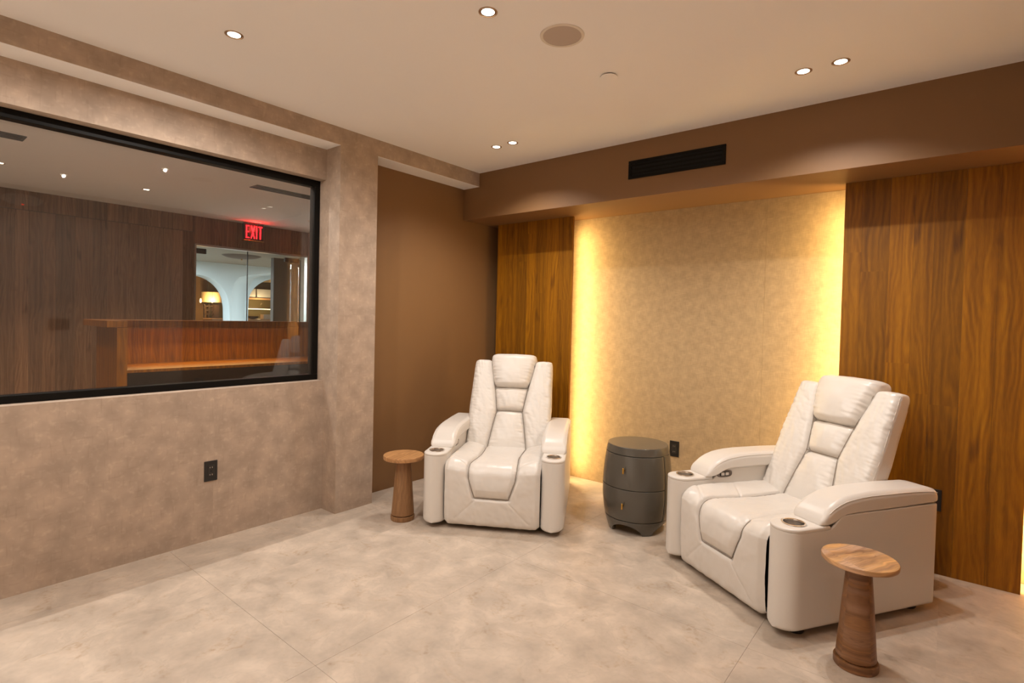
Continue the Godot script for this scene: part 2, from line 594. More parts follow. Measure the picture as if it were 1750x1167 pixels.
func _back_wall() -> void:
	tag(part("wall_back", box(Vector3(-3.40, -0.16, ZB - 0.15), Vector3(XR + 0.15, CEIL, ZB - 0.012)), M.brown_paint), "brown back wall behind the wood and fabric panels", "wall", "", "structure")
	var zf := ZB - 0.0119
	var cuts := [[-2.5118, -0.95525], [-0.95495, -0.3332], [0.1512, XR]]
	var fb := thing("fabric_panelling", Vector3.ZERO)
	tag(fb, "woven beige fabric wallcovering glowing between the two wood panels", "wall panel", "", "structure")
	for c in cuts:
		part("panel", rbox(Vector3(c[0], 0.0, zf), Vector3(c[1], 2.128, ZB), 0.001, 1), M.weave, fb)
	for s in [["narrow", -3.140, -2.352, 101, "narrow vertical-grained brown wood panel behind the left recliner"], ["wide", -0.493, 0.311, 77, "wide vertical-grained brown wood panel behind the right recliner"]]:
		var w := thing("wood_panel", Vector3.ZERO)
		tag(w, s[4], "wall panel", "wood panels of the back wall", "structure")
		part("backing", box(Vector3(s[1] + 0.16, 0.0, ZB), Vector3(s[2] - 0.16, 2.127, -3.647)), M.backing_board, w)
		planks(w, s[1], s[2], 0.0, 2.1275, -3.648, -3.63, s[3], "wood")
	led_strip(Vector3(-2.388, 0.06, -3.659), 1.0, 1.98, "glowing vertical LED strip at the right edge of the narrow wood panel")
	led_strip(Vector3(-0.460, 0.06, -3.659), -1.0, 1.98, "LED strip hidden behind the left edge of the wide wood panel")
	led_strip(Vector3(0.278, 0.06, -3.659), 1.0, 1.98, "LED strip behind the right edge of the wide wood panel", 2.0)

# ---------------------------------------------------------------- window to the next room
func _window() -> void:
	var w := thing("window_1", Vector3.ZERO)
	tag(w, "large black-framed interior window looking into the reception room", "window", "", "structure")
	var x0 := -3.36
	var x1 := -3.30
	var yb := 0.8605
	var yt := 2.1895
	var ze := -1.9845
	var zo := 0.949
	part("frame", join([
		rbox(Vector3(x0, yb, ze), Vector3(x1, 0.897, zo), 0.003, 2), rbox(Vector3(x0, 2.146, ze), Vector3(x1, yt, zo), 0.003, 2),
		rbox(Vector3(x0, 0.897, ze), Vector3(x1, 2.146, -1.945), 0.003, 2), rbox(Vector3(x0, 0.897, 0.91), Vector3(x1, 2.146, zo), 0.003, 2)]), M.black_metal, w)
	var pane := part("pane", box(Vector3(-0.004, 0.880, 0.0), Vector3(0.004, 2.165, 2.885)), M.glass, w, Vector3(-3.314, 0, -1.958))
	pane.rotation.y = -0.027

func _reception_room() -> void:
	var x0 := -7.60
	var z0 := -4.38
	var z1 := 1.6
	var h := 2.53
	tag(part("floor", box(Vector3(x0 - 0.2, -0.16, z0), Vector3(-3.40, 0, z1)), M.stone), "stone floor of the reception room behind the window", "floor", "", "structure")
	tag(part("ceiling", box(Vector3(x0 - 0.2, h, z0 - 0.15), Vector3(-3.44, h + 0.15, z1 + 0.15)), M.ceiling_paint), "off-white ceiling of the reception room seen through the window", "ceiling", "", "structure")
	tag(part("wall_end", box(Vector3(x0 - 0.2, -0.16, z0 - 0.15), Vector3(-3.39, h, z0)), M.plaster_plain), "plain tan end wall of the reception room right of the glass door", "wall", "", "structure")
	tag(part("wall_near", box(Vector3(x0 - 0.2, -0.16, z1), Vector3(-3.39, h, z1 + 0.15)), M.plaster_plain), "plain tan end wall of the reception room left of the window view", "wall", "", "structure")
	tag(part("wall_partition", box(Vector3(-3.40, -0.16, z0), Vector3(-3.396, h, -2.0)), M.plaster_plain), "reception side of the partition beside the window", "wall", "", "structure")
	# walnut clad far wall with the door opening (z -4.35 .. -2.80)
	var wl := thing("wall_far", Vector3.ZERO)
	tag(wl, "grey-brown plank clad far wall of the reception room", "wall", "", "structure")
	part("backing", join([box(Vector3(x0 - 0.2, -0.16, -2.80), Vector3(x0 - 0.02, h, z1)), box(Vector3(x0 - 0.2, 2.175, z0), Vector3(x0 - 0.02, h, -2.80))]), M.dark_brown, wl)
	var rng := RandomNumberGenerator.new()
	rng.seed = 9
	var z := z1
	var last := -1
	while z > z0 + 0.001:
		var w := rng.randf_range(0.09, 0.17)
		if z - w < -2.80 and z > -2.80 + 0.001: w = z + 2.80
		if z - w < z0 + 0.03: w = z - z0
		var t := rng.randi_range(0, 4)
		if t == last: t = (t + 2) % 5
		last = t
		var o := Vector2(rng.randf() * 3.0, rng.randf() * 5.0)
		var over := z <= -2.80 + 0.001
		if not over:
			part("plank", box(Vector3(x0 - 0.02, 0.0, z - w + 0.0006), Vector3(x0, 2.322, z - 0.0006), 1.0, o), M["walnut_%d" % t], wl)
		part("plank", box(Vector3(x0 - 0.02, 2.328 if not over else 2.175, z - w + 0.0006), Vector3(x0, h, z - 0.0006), 1.0, o + Vector2(0.13, 0)), M["walnut_%d" % ((t + 3) % 5)], wl)
		z -= w
	# glazed double door
	var d := thing("door_1", Vector3.ZERO)
	tag(d, "frameless double glass door with aluminium surround in the far wall", "door", "", "structure")
	part("surround", join([box(Vector3(-7.66, 0, -2.815), Vector3(-7.585, 2.175, -2.795)), box(Vector3(-7.66, 0, z0), Vector3(-7.585, 2.175, -4.36)), box(Vector3(-7.66, 2.155, -4.36), Vector3(-7.585, 2.178, -2.815))]), M.aluminium, d)
	part("pane", box(Vector3(-7.631, 0.01, -3.482), Vector3(-7.621, 2.150, -2.818)), M.glass, d)
	part("pane", box(Vector3(-7.631, 0.01, -4.120), Vector3(-7.621, 2.150, -3.490)), M.glass, d)
	part("pane", box(Vector3(-7.631, 0.01, -4.355), Vector3(-7.621, 2.150, -4.126)), M.glass, d)
	part("seal", box(Vector3(-7.634, 0.01, -3.490), Vector3(-7.618, 2.150, -3.482)), M.black_metal, d)
	part("hinge_plate", rbox(Vector3(-7.645, 2.055, -2.945), Vector3(-7.607, 2.122, -2.818), 0.004, 2), M.black_metal, d)
	part("hinge_plate", rbox(Vector3(-7.645, 2.058, -4.245), Vector3(-7.607, 2.122, -4.024), 0.004, 2), M.black_metal, d)
	part("pull_handle", tube([Vector3(-7.60, 0.75, -4.228), Vector3(-7.575, 0.75, -4.228), Vector3(-7.575, 1.99, -4.228), Vector3(-7.60, 1.99, -4.228)], 0.010, 8), M.steel_rod, d)
	# exit sign hung from the ceiling
	var e := thing("exit_sign", Vector3(-7.42, 2.28, -3.475))
	tag(e, "lit red EXIT sign under the reception room ceiling", "sign")
	part("housing", rbox(Vector3(-0.05, 0.005, -0.135), Vector3(0.0, 0.235, 0.135), 0.006, 2), M.black_plastic, e)
	part("mount", box(Vector3(-0.04, 0.235, -0.05), Vector3(-0.01, 0.25, 0.05)), M.black_plastic, e)
	part("warm_lit_edge", rbox(Vector3(-0.052, -0.006, -0.136), Vector3(0.006, 0.008, 0.136), 0.003, 2), M.brass, e)  # gold colour stands in for warm light on the bottom edge
	# letters of bars, read from +x: across is -z
	var bar := func(a: Vector2, b: Vector2, w: float) -> Array:
		var run := b - a
		return moved(rbox(Vector3(-0.003, -run.length() * 0.5, -w * 0.5), Vector3(0.004, run.length() * 0.5, w * 0.5), 0.0015, 1), Vector3(0, (a.y + b.y) * 0.5, -(a.x + b.x) * 0.5), Basis(Vector3.RIGHT, atan2(run.x, run.y) * -1.0))
	var lw := 0.016
	var glyphs := {
		"E": [[Vector2(-0.102, 0.030), Vector2(-0.102, 0.205)], [Vector2(-0.110, 0.197), Vector2(-0.062, 0.197)], [Vector2(-0.110, 0.118), Vector2(-0.068, 0.118)], [Vector2(-0.110, 0.038), Vector2(-0.062, 0.038)]],
		"X": [[Vector2(-0.040, 0.030), Vector2(0.008, 0.205)], [Vector2(-0.040, 0.205), Vector2(0.008, 0.030)]],
		"I": [[Vector2(0.036, 0.030), Vector2(0.036, 0.205)]],
		"T": [[Vector2(0.088, 0.030), Vector2(0.088, 0.205)], [Vector2(0.060, 0.197), Vector2(0.116, 0.197)]]}
	for ch in glyphs:
		var bars := []
		for g in glyphs[ch]: bars.append(bar.call(g[0], g[1], lw))
		part("letter", join(bars), M.exit_glow, e, Vector3(0.002, 0, 0))
	var rl := OmniLight3D.new()
	rl.name = "sign_light"
	rl.position = Vector3(0.05, 0.16, 0)
	rl.light_color = lin(1.0, 0.04, 0.03)
	rl.light_energy = 0.06
	rl.light_size = 0.05
	rl.omni_range = 12.0
	rl.omni_attenuation = 2.0
	rl.shadow_enabled = true
	e.add_child(rl)
	# reception desk seen from its inner side
	var k0 := thing("reception_desk", Vector3.ZERO)
	tag(k0, "orange-brown wooden reception desk with lit work shelf behind the window", "desk")
	part("end_panel", box(Vector3(-6.00, 0, -1.474), Vector3(-5.40, 1.148, -1.401)), M.desk_wood, k0)
	part("end_cap", rbox(Vector3(-6.12, 1.150, -1.475), Vector3(-5.40, 1.205, -1.330), 0.003, 2), M.desk_wood, k0)
	part("ledge", rbox(Vector3(-6.16, 1.148, -4.36), Vector3(-5.82, 1.205, -1.4755), 0.003, 2), M.desk_wood, k0)
	part("ledge_lip", box(Vector3(-5.84, 1.130, -4.36), Vector3(-5.8215, 1.149, -1.4755)), M.desk_wood, k0)
	part("back_panel", box(Vector3(-6.10, 0.785, -2.60), Vector3(-6.04, 1.149, -1.4745)), M.desk_wood, k0)
	part("back_panel", box(Vector3(-6.10, 0.785, -4.36), Vector3(-6.04, 1.149, -2.603)), M.desk_wood, k0)
	part("lower_panel", box(Vector3(-6.10, 0, -4.36), Vector3(-6.04, 0.76, -1.4745)), M.dark_brown, k0)
	part("work_shelf", rbox(Vector3(-6.04, 0.758, -4.36), Vector3(-5.42, 0.785, -1.4745), 0.003, 2), M.desk_wood, k0)
	var ld := part("shelf_light", rbox(Vector3(-5.88, 1.139, -4.3), Vector3(-5.86, 1.1485, -1.50), 0.003, 2), M.led_glow, k0)
	ld.name = "shelf_light"
	var al := AreaLight3D.new()
	al.name = "shelf_lamp"
	al.area_size = Vector2(0.02, 1.5)
	al.light_color = LED.linear_to_srgb()
	al.light_energy = 1.5
	al.shadow_enabled = true
	al.transform = Transform3D(Basis(Vector3(1, 0, 0), Vector3(0, 0, 1), Vector3(0, -1, 0)), Vector3(-5.87, 1.137, -2.30))
	al.basis = Basis(Vector3.BACK, 0.75) * Basis(Vector3.RIGHT, -PI / 2)
	k0.add_child(al)
	outlet(Vector3(-6.04, 0.55, -2.28), PI / 2, "black outlet plate low inside the reception desk, seen through window", Vector2(0.09, 0.12))
	# slot diffusers in that ceiling
	for s in [[-0.80, 0.75, "black ceiling slot diffuser at the left edge of the window view"], [-4.2, -2.46, "black ceiling slot diffuser above the glass door side of the window view"]]:
		var t := thing("slot_diffuser", Vector3(-5.28, h, (s[0] + s[1]) * 0.5))
		tag(t, s[2], "air vent", "slot diffusers of the reception ceiling")
		var hl: float = (s[1] - s[0]) * 0.5
		part("frame", join([box(Vector3(-0.08, -0.006, -hl), Vector3(-0.055, 0, hl)), box(Vector3(0.055, -0.006, -hl), Vector3(0.08, 0, hl)), box(Vector3(-0.055, -0.006, -hl), Vector3(0.055, 0, -hl + 0.02)), box(Vector3(-0.055, -0.006, hl - 0.02), Vector3(0.055, 0, hl))]), M.black_metal, t)
		part("slat", box(Vector3(-0.012, -0.005, -hl + 0.02), Vector3(0.012, 0, hl - 0.02)), M.black_metal, t)
		part("void", box(Vector3(-0.055, -0.0015, -hl + 0.02), Vector3(0.055, -0.0005, hl - 0.02)), M.slot_dark, t)
	for p in [[-6.40, -1.90, "bright downlight in the middle of the reception ceiling, seen through window"], [-6.35, -0.80, "bright downlight at the left edge of the window view"]]:
		downlight(p[0], p[1], p[2], E_NEXT, h, "downlights of the reception ceiling", 50.0, 0.9, Color(1.0, 0.80, 0.56))
	var sk := thing("sprinkler", Vector3(-6.60, h, -3.84))
	tag(sk, "small white fire sprinkler hanging from the reception ceiling near the exit sign", "sprinkler")
	part("escutcheon", lathe([Vector2(0.042, 0.0), Vector2(0.040, -0.010), Vector2(0.012, -0.016)], 24, false), M.white_plastic, sk)
	part("stem", lathe([Vector2(0.011, -0.012), Vector2(0.009, -0.050), Vector2(0.0005, -0.051)], 12, false), M.white_plastic, sk)
	part("deflector", lathe([Vector2(0.0005, -0.050), Vector2(0.024, -0.052), Vector2(0.024, -0.055), Vector2(0.0005, -0.056)], 16, false), M.white_plastic, sk)
	for p in [-1.75, -0.66, 0.43]:
		downlight(-3.84, p, "downlight close behind the window on the reception side", 1.4, h, "downlights close behind the window", 58.0)

# ---------------------------------------------------------------- lobby beyond the glass door
func arch_wall(x: float, thick: float, z0: float, z1: float, top: float, f: Callable, n := 90) -> ArrayMesh:
	# a wall across z whose underside follows f(z)
	var rows := []
	for i in n + 1:
		var z := lerpf(z0, z1, float(i) / n)
		var y: float = f.call(z)
		rows.append([Vector3(x, y, z), Vector3(x, top, z), Vector3(x - thick, top, z), Vector3(x - thick, y, z)])
	var parts := []
	for k in 4:
		var rr := []
		for r in rows: rr.append([r[k], r[(k + 1) % 4]])
		parts.append(skin(rr, false, false, false, true))
	parts.append(box(Vector3(x - thick, rows[0][0].y, z0 - 0.001), Vector3(x, top, z0)))
	return join(parts)

func _lobby() -> void:
	tag(part("floor", box(Vector3(-17, -0.16, -10.5), Vector3(-7.8, 0, -1.0)), M.stone), "pale stone lobby floor beyond the glass door", "floor", "", "structure")
	tag(part("ceiling", box(Vector3(-11.4, 2.247, -10.5), Vector3(-7.8, 2.45, -1.0)), M.grey_ceiling), "grey-beige lobby ceiling beyond the glass door", "ceiling", "", "structure")
	tag(part("wall_lobby_side", join([box(Vector3(-17, -0.16, -1.0), Vector3(-7.8, 2.9, -0.85)), box(Vector3(-17, -0.16, -10.65), Vector3(-7.8, 2.9, -10.5)), box(Vector3(-17.15, -0.16, -10.65), Vector3(-17, 2.9, -0.85)), box(Vector3(-17.1, 2.75, -10.6), Vector3(-11.4, 2.9, -0.9)), box(Vector3(-11.4, 2.24, -10.5), Vector3(-11.38, 2.9, -1.0)), box(Vector3(-7.81, -0.16, -10.5), Vector3(-7.79, 2.6, z_after()))]), M.grey_ceiling), "enclosing walls of the lobby, mostly hidden", "wall", "", "structure")
	# left arch and splayed right arch
	var a1 := func(z: float) -> float:
		var u := (z + 4.1) / 0.59
		if z < -4.69: return 0.0
		return 1.38 + 0.61 * sqrt(maxf(0.0, 1.0 - u * u)) if absf(u) < 1.0 else 0.0
	var w1 := part("arch_wall", arch_wall(-11.0, 0.30, -4.72, -2.0, 2.247, a1), M.blue_plaster)
	tag(w1, "pale blue arched lobby wall on the left beyond the glass door", "wall", "", "structure")
	var outer := [Vector3(-4.72, 0, 0), Vector3(-4.72, 1.50, 0), Vector3(-4.735, 1.72, 0), Vector3(-4.79, 1.90, 0), Vector3(-4.884, 2.008, 0), Vector3(-5.077, 2.061, 0), Vector3(-5.56, 2.142, 0), Vector3(-7.2, 2.18, 0)]
	var inner := [Vector3(-5.66, 0, 0), Vector3(-5.67, 1.50, 0), Vector3(-5.70, 1.72, 0), Vector3(-5.76, 1.90, 0), Vector3(-5.89, 2.095, 0), Vector3(-6.05, 2.16, 0), Vector3(-6.32, 2.20, 0), Vector3(-8.2, 2.22, 0)]
	var ra := []
	var rb := []
	var rt := []
	var rin := []
	for i in 8:
		for s in 4:
			if i == 7 and s > 0: break
			var t := s / 4.0
			var o: Vector3 = outer[i] if i == 7 else outer[i].lerp(outer[i + 1], t)
			var q: Vector3 = inner[i] if i == 7 else inner[i].lerp(inner[i + 1], t)
			ra.append(Vector3(-11.0, o.y, o.x))
			rb.append(Vector3(-12.5, q.y, q.x))
			rt.append(Vector3(-11.0, 2.247 if i > 0 else o.y, o.x - 0.0))
			rin.append(Vector3(-12.5, 2.75, q.x))
	tag(part("arch_reveal", join([skin([ra, rb], false, false, false), skin([ra, rt], false, false, false, true)]), M.blue_plaster), "pale blue splayed arch on the right beyond the glass door", "arch", "", "structure")
	var a3 := func(z: float) -> float:
		if z > -5.74: return 0.0
		var u := clampf((z + 6.6) / 0.86, -1.0, 1.0)
		return 1.50 + 0.63 * pow(maxf(0.0, 1.0 - pow(absf(u), 2.4)), 0.5) if z > -7.4 else 2.13 - 0.02
	tag(part("arch_wall", arch_wall(-12.5, 0.25, -9.0, -5.60, 2.76, a3), M.blue_plaster), "inner pale blue arch framing the amber kitchen counter", "wall", "", "structure")
	# panels to the right of the door view
	tag(part("lobby_wood_wall", box(Vector3(-9.10, 0, -4.88), Vector3(-9.0, 2.247, -4.56)), M.dark_walnut), "dark grey-brown wood wall seen through the right door leaf", "wall", "", "structure")
	tag(part("lobby_stone_wall", box(Vector3(-9.10, 0, -5.60), Vector3(-9.0, 2.247, -4.8805)), M.marble_grey), "grey marbled wall at the right edge of the glass door view", "wall", "", "structure")
	# ceiling bowl
	var b := thing("ceiling_bowl", Vector3(-9.22, 2.247, -4.12))
	tag(b, "dark shallow bowl light on the lobby ceiling", "light fitting")
	part("bowl", lathe([Vector2(0.001, -0.055), Vector2(0.12, -0.05), Vector2(0.22, -0.035), Vector2(0.28, -0.012), Vector2(0.30, 0.0)], 32), M.dark_brown, b)
	part("finial", lathe([Vector2(0.001, -0.075), Vector2(0.012, -0.07), Vector2(0.012, -0.05)], 12), M.brass, b)
	# amber room
	tag(part("wall_amber", box(Vector3(-16.9, 0, -10.4), Vector3(-16.75, 2.75, -3.0)), M.amber_wall), "warm amber back wall far beyond the lobby arches", "wall", "", "structure")
	var dr := thing("drum_pendant", Vector3(-16.0, 1.56, -6.40))
	tag(dr, "cream drum pendant shade inside the left lobby arch", "pendant lamp")
	part("shade", lathe([Vector2(0.30, 0.0), Vector2(0.31, 0.0), Vector2(0.31, 0.28), Vector2(0.30, 0.28), Vector2(0.30, 0.0)], 36, false), M.cream_shade, dr)
	part("stem", lathe([Vector2(0.008, 0.0), Vector2(0.008, 1.19)], 8), M.dark_brown, dr)
	for p in [[-6.06, 0.0, "left bare filament bulb glowing beside the drum pendant"], [-6.36, 0.01, "right bare filament bulb glowing before the drum pendant"]]:
		var bu := thing("filament_bulb", Vector3(-15.6, 1.60 + p[1], p[0] * 15.6 / 16.0))
		tag(bu, p[2], "light bulb", "filament bulbs in the left arch")
		part("bulb", lathe([Vector2(0.001, -0.07), Vector2(0.022, -0.055), Vector2(0.028, -0.02), Vector2(0.018, 0.03), Vector2(0.012, 0.05)], 14), M.bulb_glow, bu)
		part("cord", lathe([Vector2(0.004, 0.05), Vector2(0.004, 1.15)], 6), M.dark_brown, bu)
		var ol := OmniLight3D.new()
		ol.name = "bulb_light"
		ol.light_color = lin(1.0, 0.6, 0.22)
		ol.light_energy = 0.45
		ol.light_size = 0.03
		ol.omni_range = 15.0
		ol.omni_attenuation = 2.0
		ol.shadow_enabled = true
		ol.position.y = -0.01
		bu.add_child(ol)
	var ls := thing("lattice_screen", Vector3(-15.9, 0, -6.25))
	tag(ls, "dark lattice shelf screen below the drum pendant", "shelf")
	part("post", box(Vector3(-0.05, 0, -0.24), Vector3(0.05, 1.5, -0.10)), M.dark_brown, ls)
	for i in 3: part("upright", box(Vector3(-0.04, 0, -0.09 + i * 0.11), Vector3(0.04, 1.5, -0.075 + i * 0.11)), M.dark_brown, ls)
	for i in 10: part("shelf_board", box(Vector3(-0.04, 0.45 + i * 0.11, -0.09), Vector3(0.04, 0.47 + i * 0.11, 0.145)), M.dark_brown, ls)
	var kc := thing("kitchen_wall_unit", Vector3(-16.3, 0, -7.75))
	tag(kc, "wall unit with pale upper cabinets and glowing shelf in the right arch", "cabinet")
	part("cabinet_door", rbox(Vector3(-0.2, 1.76, 0.04), Vector3(0.0, 2.02, 0.55), 0.004, 1), M.pale_panel, kc)
	part("cabinet_door", rbox(Vector3(-0.2, 1.76, -0.55), Vector3(0.0, 2.02, 0.0), 0.004, 1), M.pale_panel, kc)
	part("rail", box(Vector3(-0.25, 1.70, -0.6), Vector3(0.03, 1.75, 0.6)), M.counter_top, kc)
	part("back_board", box(Vector3(-0.3, 0.9, -0.8), Vector3(-0.25, 2.3, 1.3)), M.olive_wall, kc)
	part("shelf_board", box(Vector3(-0.25, 1.43, -0.6), Vector3(-0.05, 1.46, 0.6)), M.dark_brown, kc)
	part("shelf_light", box(Vector3(-0.2, 1.405, -0.58), Vector3(-0.17, 1.425, 0.58)), M.led_glow, kc)
	for i in 7: part("ceiling_slat", box(Vector3(0.0, 2.24, -0.6 + i * 0.17), Vector3(0.2, 2.34, -0.5 + i * 0.17)), M.cream_shade, kc)
	var kl := OmniLight3D.new()
	kl.name = "shelf_lamp"
	kl.light_color = lin(1.0, 0.72, 0.35)
	kl.light_energy = 0.5
	kl.light_size = 0.05
	kl.omni_range = 15.0
	kl.omni_attenuation = 2.0
	kl.shadow_enabled = true
	kl.position = Vector3(0.25, 1.55, 0.0)
	kc.add_child(kl)
	var ct := thing("bar_counter", Vector3(-15.4, 0, -7.4))
	tag(ct, "brown bar counter in the amber room beyond the arches", "counter")
	part("top", rbox(Vector3(-0.3, 1.07, -1.0), Vector3(0.3, 1.12, 1.4), 0.01, 2), M.counter_top, ct)
	part("front", box(Vector3(-0.25, 0, -0.95), Vector3(0.25, 1.07, 1.35)), M.dark_brown, ct)
	for i in 4:
		tag(part("book", rbox(Vector3(-15.45, 1.12 + i * 0.035, -7.75 - 0.005 * i), Vector3(-15.25, 1.153 + i * 0.035, -7.45), 0.004, 1), M.paper), ["bottom", "second lowest", "second highest", "top"][i] + " pale book of the stack on the bar counter", "book", "books stacked on the bar counter")
	var bw := part("serving_bowl", lathe([Vector2(0.05, 0.0), Vector2(0.12, 0.03), Vector2(0.16, 0.08), Vector2(0.155, 0.08), Vector2(0.11, 0.035), Vector2(0.001, 0.015)], 24), M.dark_brown, null, Vector3(-15.2, 1.12, -7.12))
	tag(bw, "dark round bowl on the bar counter in the right arch", "bowl")
	var fv := thing("flower_vase", Vector3(-15.2, 1.12, -6.92))
	tag(fv, "small vase with a pink-red flower on the bar counter", "vase")
	part("vase", lathe([Vector2(0.03, 0.0), Vector2(0.04, 0.04), Vector2(0.02, 0.09), Vector2(0.022, 0.10)], 14), M.pale_panel, fv)
	part("flower", lathe([Vector2(0.001, 0.10), Vector2(0.03, 0.12), Vector2(0.05, 0.15), Vector2(0.035, 0.18), Vector2(0.001, 0.185)], 12), M.flower_red, fv)
	part("stem", lathe([Vector2(0.004, 0.05), Vector2(0.004, 0.12)], 6), M.olive_wall, fv)
	# cool fill lights added out of view to brighten the lobby arches
	for p in [[-10.2, -2.6, "added cool fill panel at the left of the lobby, out of view"], [-9.9, -7.2, "added cool fill panel at the right of the lobby, hidden by the dark wall"]]:
		var cl := thing("lobby_fill_panel", Vector3(p[0], 2.245, p[1]))
		tag(cl, p[2], "fill light", "added fill panels of the lobby")
		part("frame", box(Vector3(-0.42, -0.01, -0.62), Vector3(0.42, 0.001, 0.62)), M.white_plastic, cl)
		part("diffuser", box(Vector3(-0.40, -0.014, -0.60), Vector3(0.40, -0.011, 0.60)), M.lamp_glow, cl)
		var ca := AreaLight3D.new()
		ca.name = "fill_panel_light"
		ca.area_size = Vector2(0.8, 1.2)
		ca.light_color = lin(0.74, 0.93, 1.0)
		ca.light_energy = 18.0
		ca.shadow_enabled = true
		ca.position.y = -0.02
		ca.rotation.x = -PI / 2
		cl.add_child(ca)

func z_after() -> float:
	return -4.53

# ---------------------------------------------------------------- recliner
func arm_ring(z: float, w: float, y0: float, y1: float, trough: float, r: float) -> Array:
	var o := []
	var rr := minf(r, w * 0.9)
	for c in [[1.0, y0, -PI / 2, 0.018], [1.0, y1, 0.0, rr]]:
		var q := minf(c[3], w * 0.9)
		for i in 5:
			var a: float = c[2] + PI / 2 * i / 4
			o.append(Vector3(w - q + cos(a) * q, (c[1] + q + sin(a) * q) if c[1] == y0 else (c[1] - q + sin(a) * q), z))
	var wi := maxf(w - 0.010, w * 0.3)
	o.append(Vector3(wi, y1, z))
	o.append(Vector3(wi, y1 - trough, z))
	o.append(Vector3(-wi, y1 - trough, z))
	o.append(Vector3(-wi, y1, z))
	for c in [[-1.0, y1, PI / 2, rr], [-1.0, y0, PI, 0.018]]:
		var q := minf(c[3], w * 0.9)
		for i in 5:
			var a: float = c[2] + PI / 2 * i / 4
			o.append(Vector3(-w + q + cos(a) * q, (c[1] + q + sin(a) * q) if c[1] == y0 else (c[1] - q + sin(a) * q), z))
	return o

const AX := 0.3620     # centre of an arm
const AW := 0.0710     # half its width
const ARM_F := 0.447   # front of the arms
const ARM_B := -0.41
const DECK := 0.474

func half_w(z: float) -> float:
	var r := AW - 0.0006
	var d := z - (ARM_F - r)
	if d <= 0.0: return AW
	return AW - r + sqrt(maxf(0.0, r * r - d * d))

func arm_mesh() -> ArrayMesh:
	var zs := [ARM_B, ARM_B + 0.002, ARM_B + 0.006]
	for i in 12: zs.append(lerpf(ARM_B + 0.03, 0.10, i / 11.0))
	for i in 12: zs.append(lerpf(0.11, 0.20, i / 11.0))
	zs.append_array([0.225, 0.25, 0.30, 0.34])
	for i in 16: zs.append(ARM_F - 0.0704 + 0.0704 * sin(PI / 2 * i / 15.0))
	var rows := []
	for z in zs:
		var w := half_w(z)
		if z < ARM_B + 0.005: w -= 0.005 * (1.0 - (z - ARM_B) / 0.005)
		var lift := smoothstep(0.229, 0.155, z)
		var y1 := lerpf(DECK - 0.014, 0.512, lift)
		var tr := 0.0 if z < 0.21 else minf(0.07, (z - 0.21) * 6.0)
		if w < 0.055: tr = 0.0
		rows.append(arm_ring(z, w, 0.052, y1, tr, 0.006))
	return skin(rows)

func deck_mesh() -> ArrayMesh:
	# lid of the arm front with the round hole for the cup
	var cz := 0.352
	var rc := 0.0455
	var n := 72
	var plan := []
	for k in n:
		var a := TAU * k / n
		var dx := sin(a)
		var dz := cos(a)
		var t := 0.02
		while t < 0.4:
			var z := cz + dz * t
			if z > ARM_F or z < 0.222 or absf(dx * t) > half_w(z): break
			t += 0.0004
		plan.append([dx, dz, t])
	var rows := []
	for row in [[0.0, -0.03], [0.0, -0.001], [0.02, 0.0], [0.5, 0.0015], [0.93, 0.0005], [0.98, -0.002], [1.0, -0.006], [1.0, -0.014], [0.9, -0.015]]:
		var ring := []
		for p in plan:
			var d := lerpf(rc, p[2], row[0])
			if row[0] > 0.9 and row[0] < 1.0: d = p[2] - (1.0 - row[0]) * 0.12
			ring.append(Vector3(p[0] * d, DECK + row[1], cz + p[1] * d))
		rows.append(ring)
	return skin(rows, true, false, false, false)

func pad_mesh() -> ArrayMesh:
	var top := [Vector2(-0.425, 0.548), Vector2(-0.41, 0.572), Vector2(-0.36, 0.584), Vector2(-0.2, 0.589), Vector2(0.0, 0.590), Vector2(0.08, 0.586), Vector2(0.14, 0.577), Vector2(0.18, 0.565), Vector2(0.21, 0.551), Vector2(0.235, 0.533), Vector2(0.255, 0.513), Vector2(0.268, 0.494), Vector2(0.274, 0.480)]
	var bot := [Vector2(-0.425, 0.518), Vector2(-0.2, 0.514), Vector2(0.10, 0.513), Vector2(0.14, 0.510), Vector2(0.17, 0.500), Vector2(0.20, 0.485), Vector2(0.23, 0.477), Vector2(0.274, 0.4745)]
	var zs := [-0.425, -0.424, -0.421, -0.416, -0.408, -0.396, -0.38]
	for i in 20: zs.append(lerpf(-0.35, 0.12, i / 19.0))
	for i in 22: zs.append(0.13 + 0.144 * sin(PI / 2 * i / 21.0))
	var rows := []
	for z in zs:
		var e := 0.0
		if z > 0.245: e = 1.0 - sqrt(maxf(0.0, 1.0 - pow((z - 0.245) / 0.029, 2.0)))
		if z < -0.395: e = 1.0 - sqrt(maxf(0.0, 1.0 - pow((-0.395 - z) / 0.030, 2.0)))
		var w := 0.0795 - 0.020 * e
		var y0 := table(bot, z)
		var y1 := maxf(table(top, z), y0 + 0.004)
		if z < -0.395: y1 -= 0.010 * e; y0 += 0.006 * e
		var ring := []
		for p in rrect(-w, w, y0, y1, 0.030, 0.010, 6):
			# crown the top between the seams
			var crown: float = 0.004 * (1.0 - pow(p.x / w, 2.0)) if p.y > (y0 + y1) * 0.5 else 0.0
			ring.append(Vector3(p.x, p.y + crown, z))
		rows.append(ring)
	return skin(rows)

# back frame: v runs up the reclined back, n out of it
const BO := Vector3(0, 0.36, -0.085)
func back(x: float, v: float, n: float) -> Vector3:
	var a := deg_to_rad(24.0)
	return BO + Vector3(x, v * cos(a) + n * sin(a), -v * sin(a) + n * cos(a))

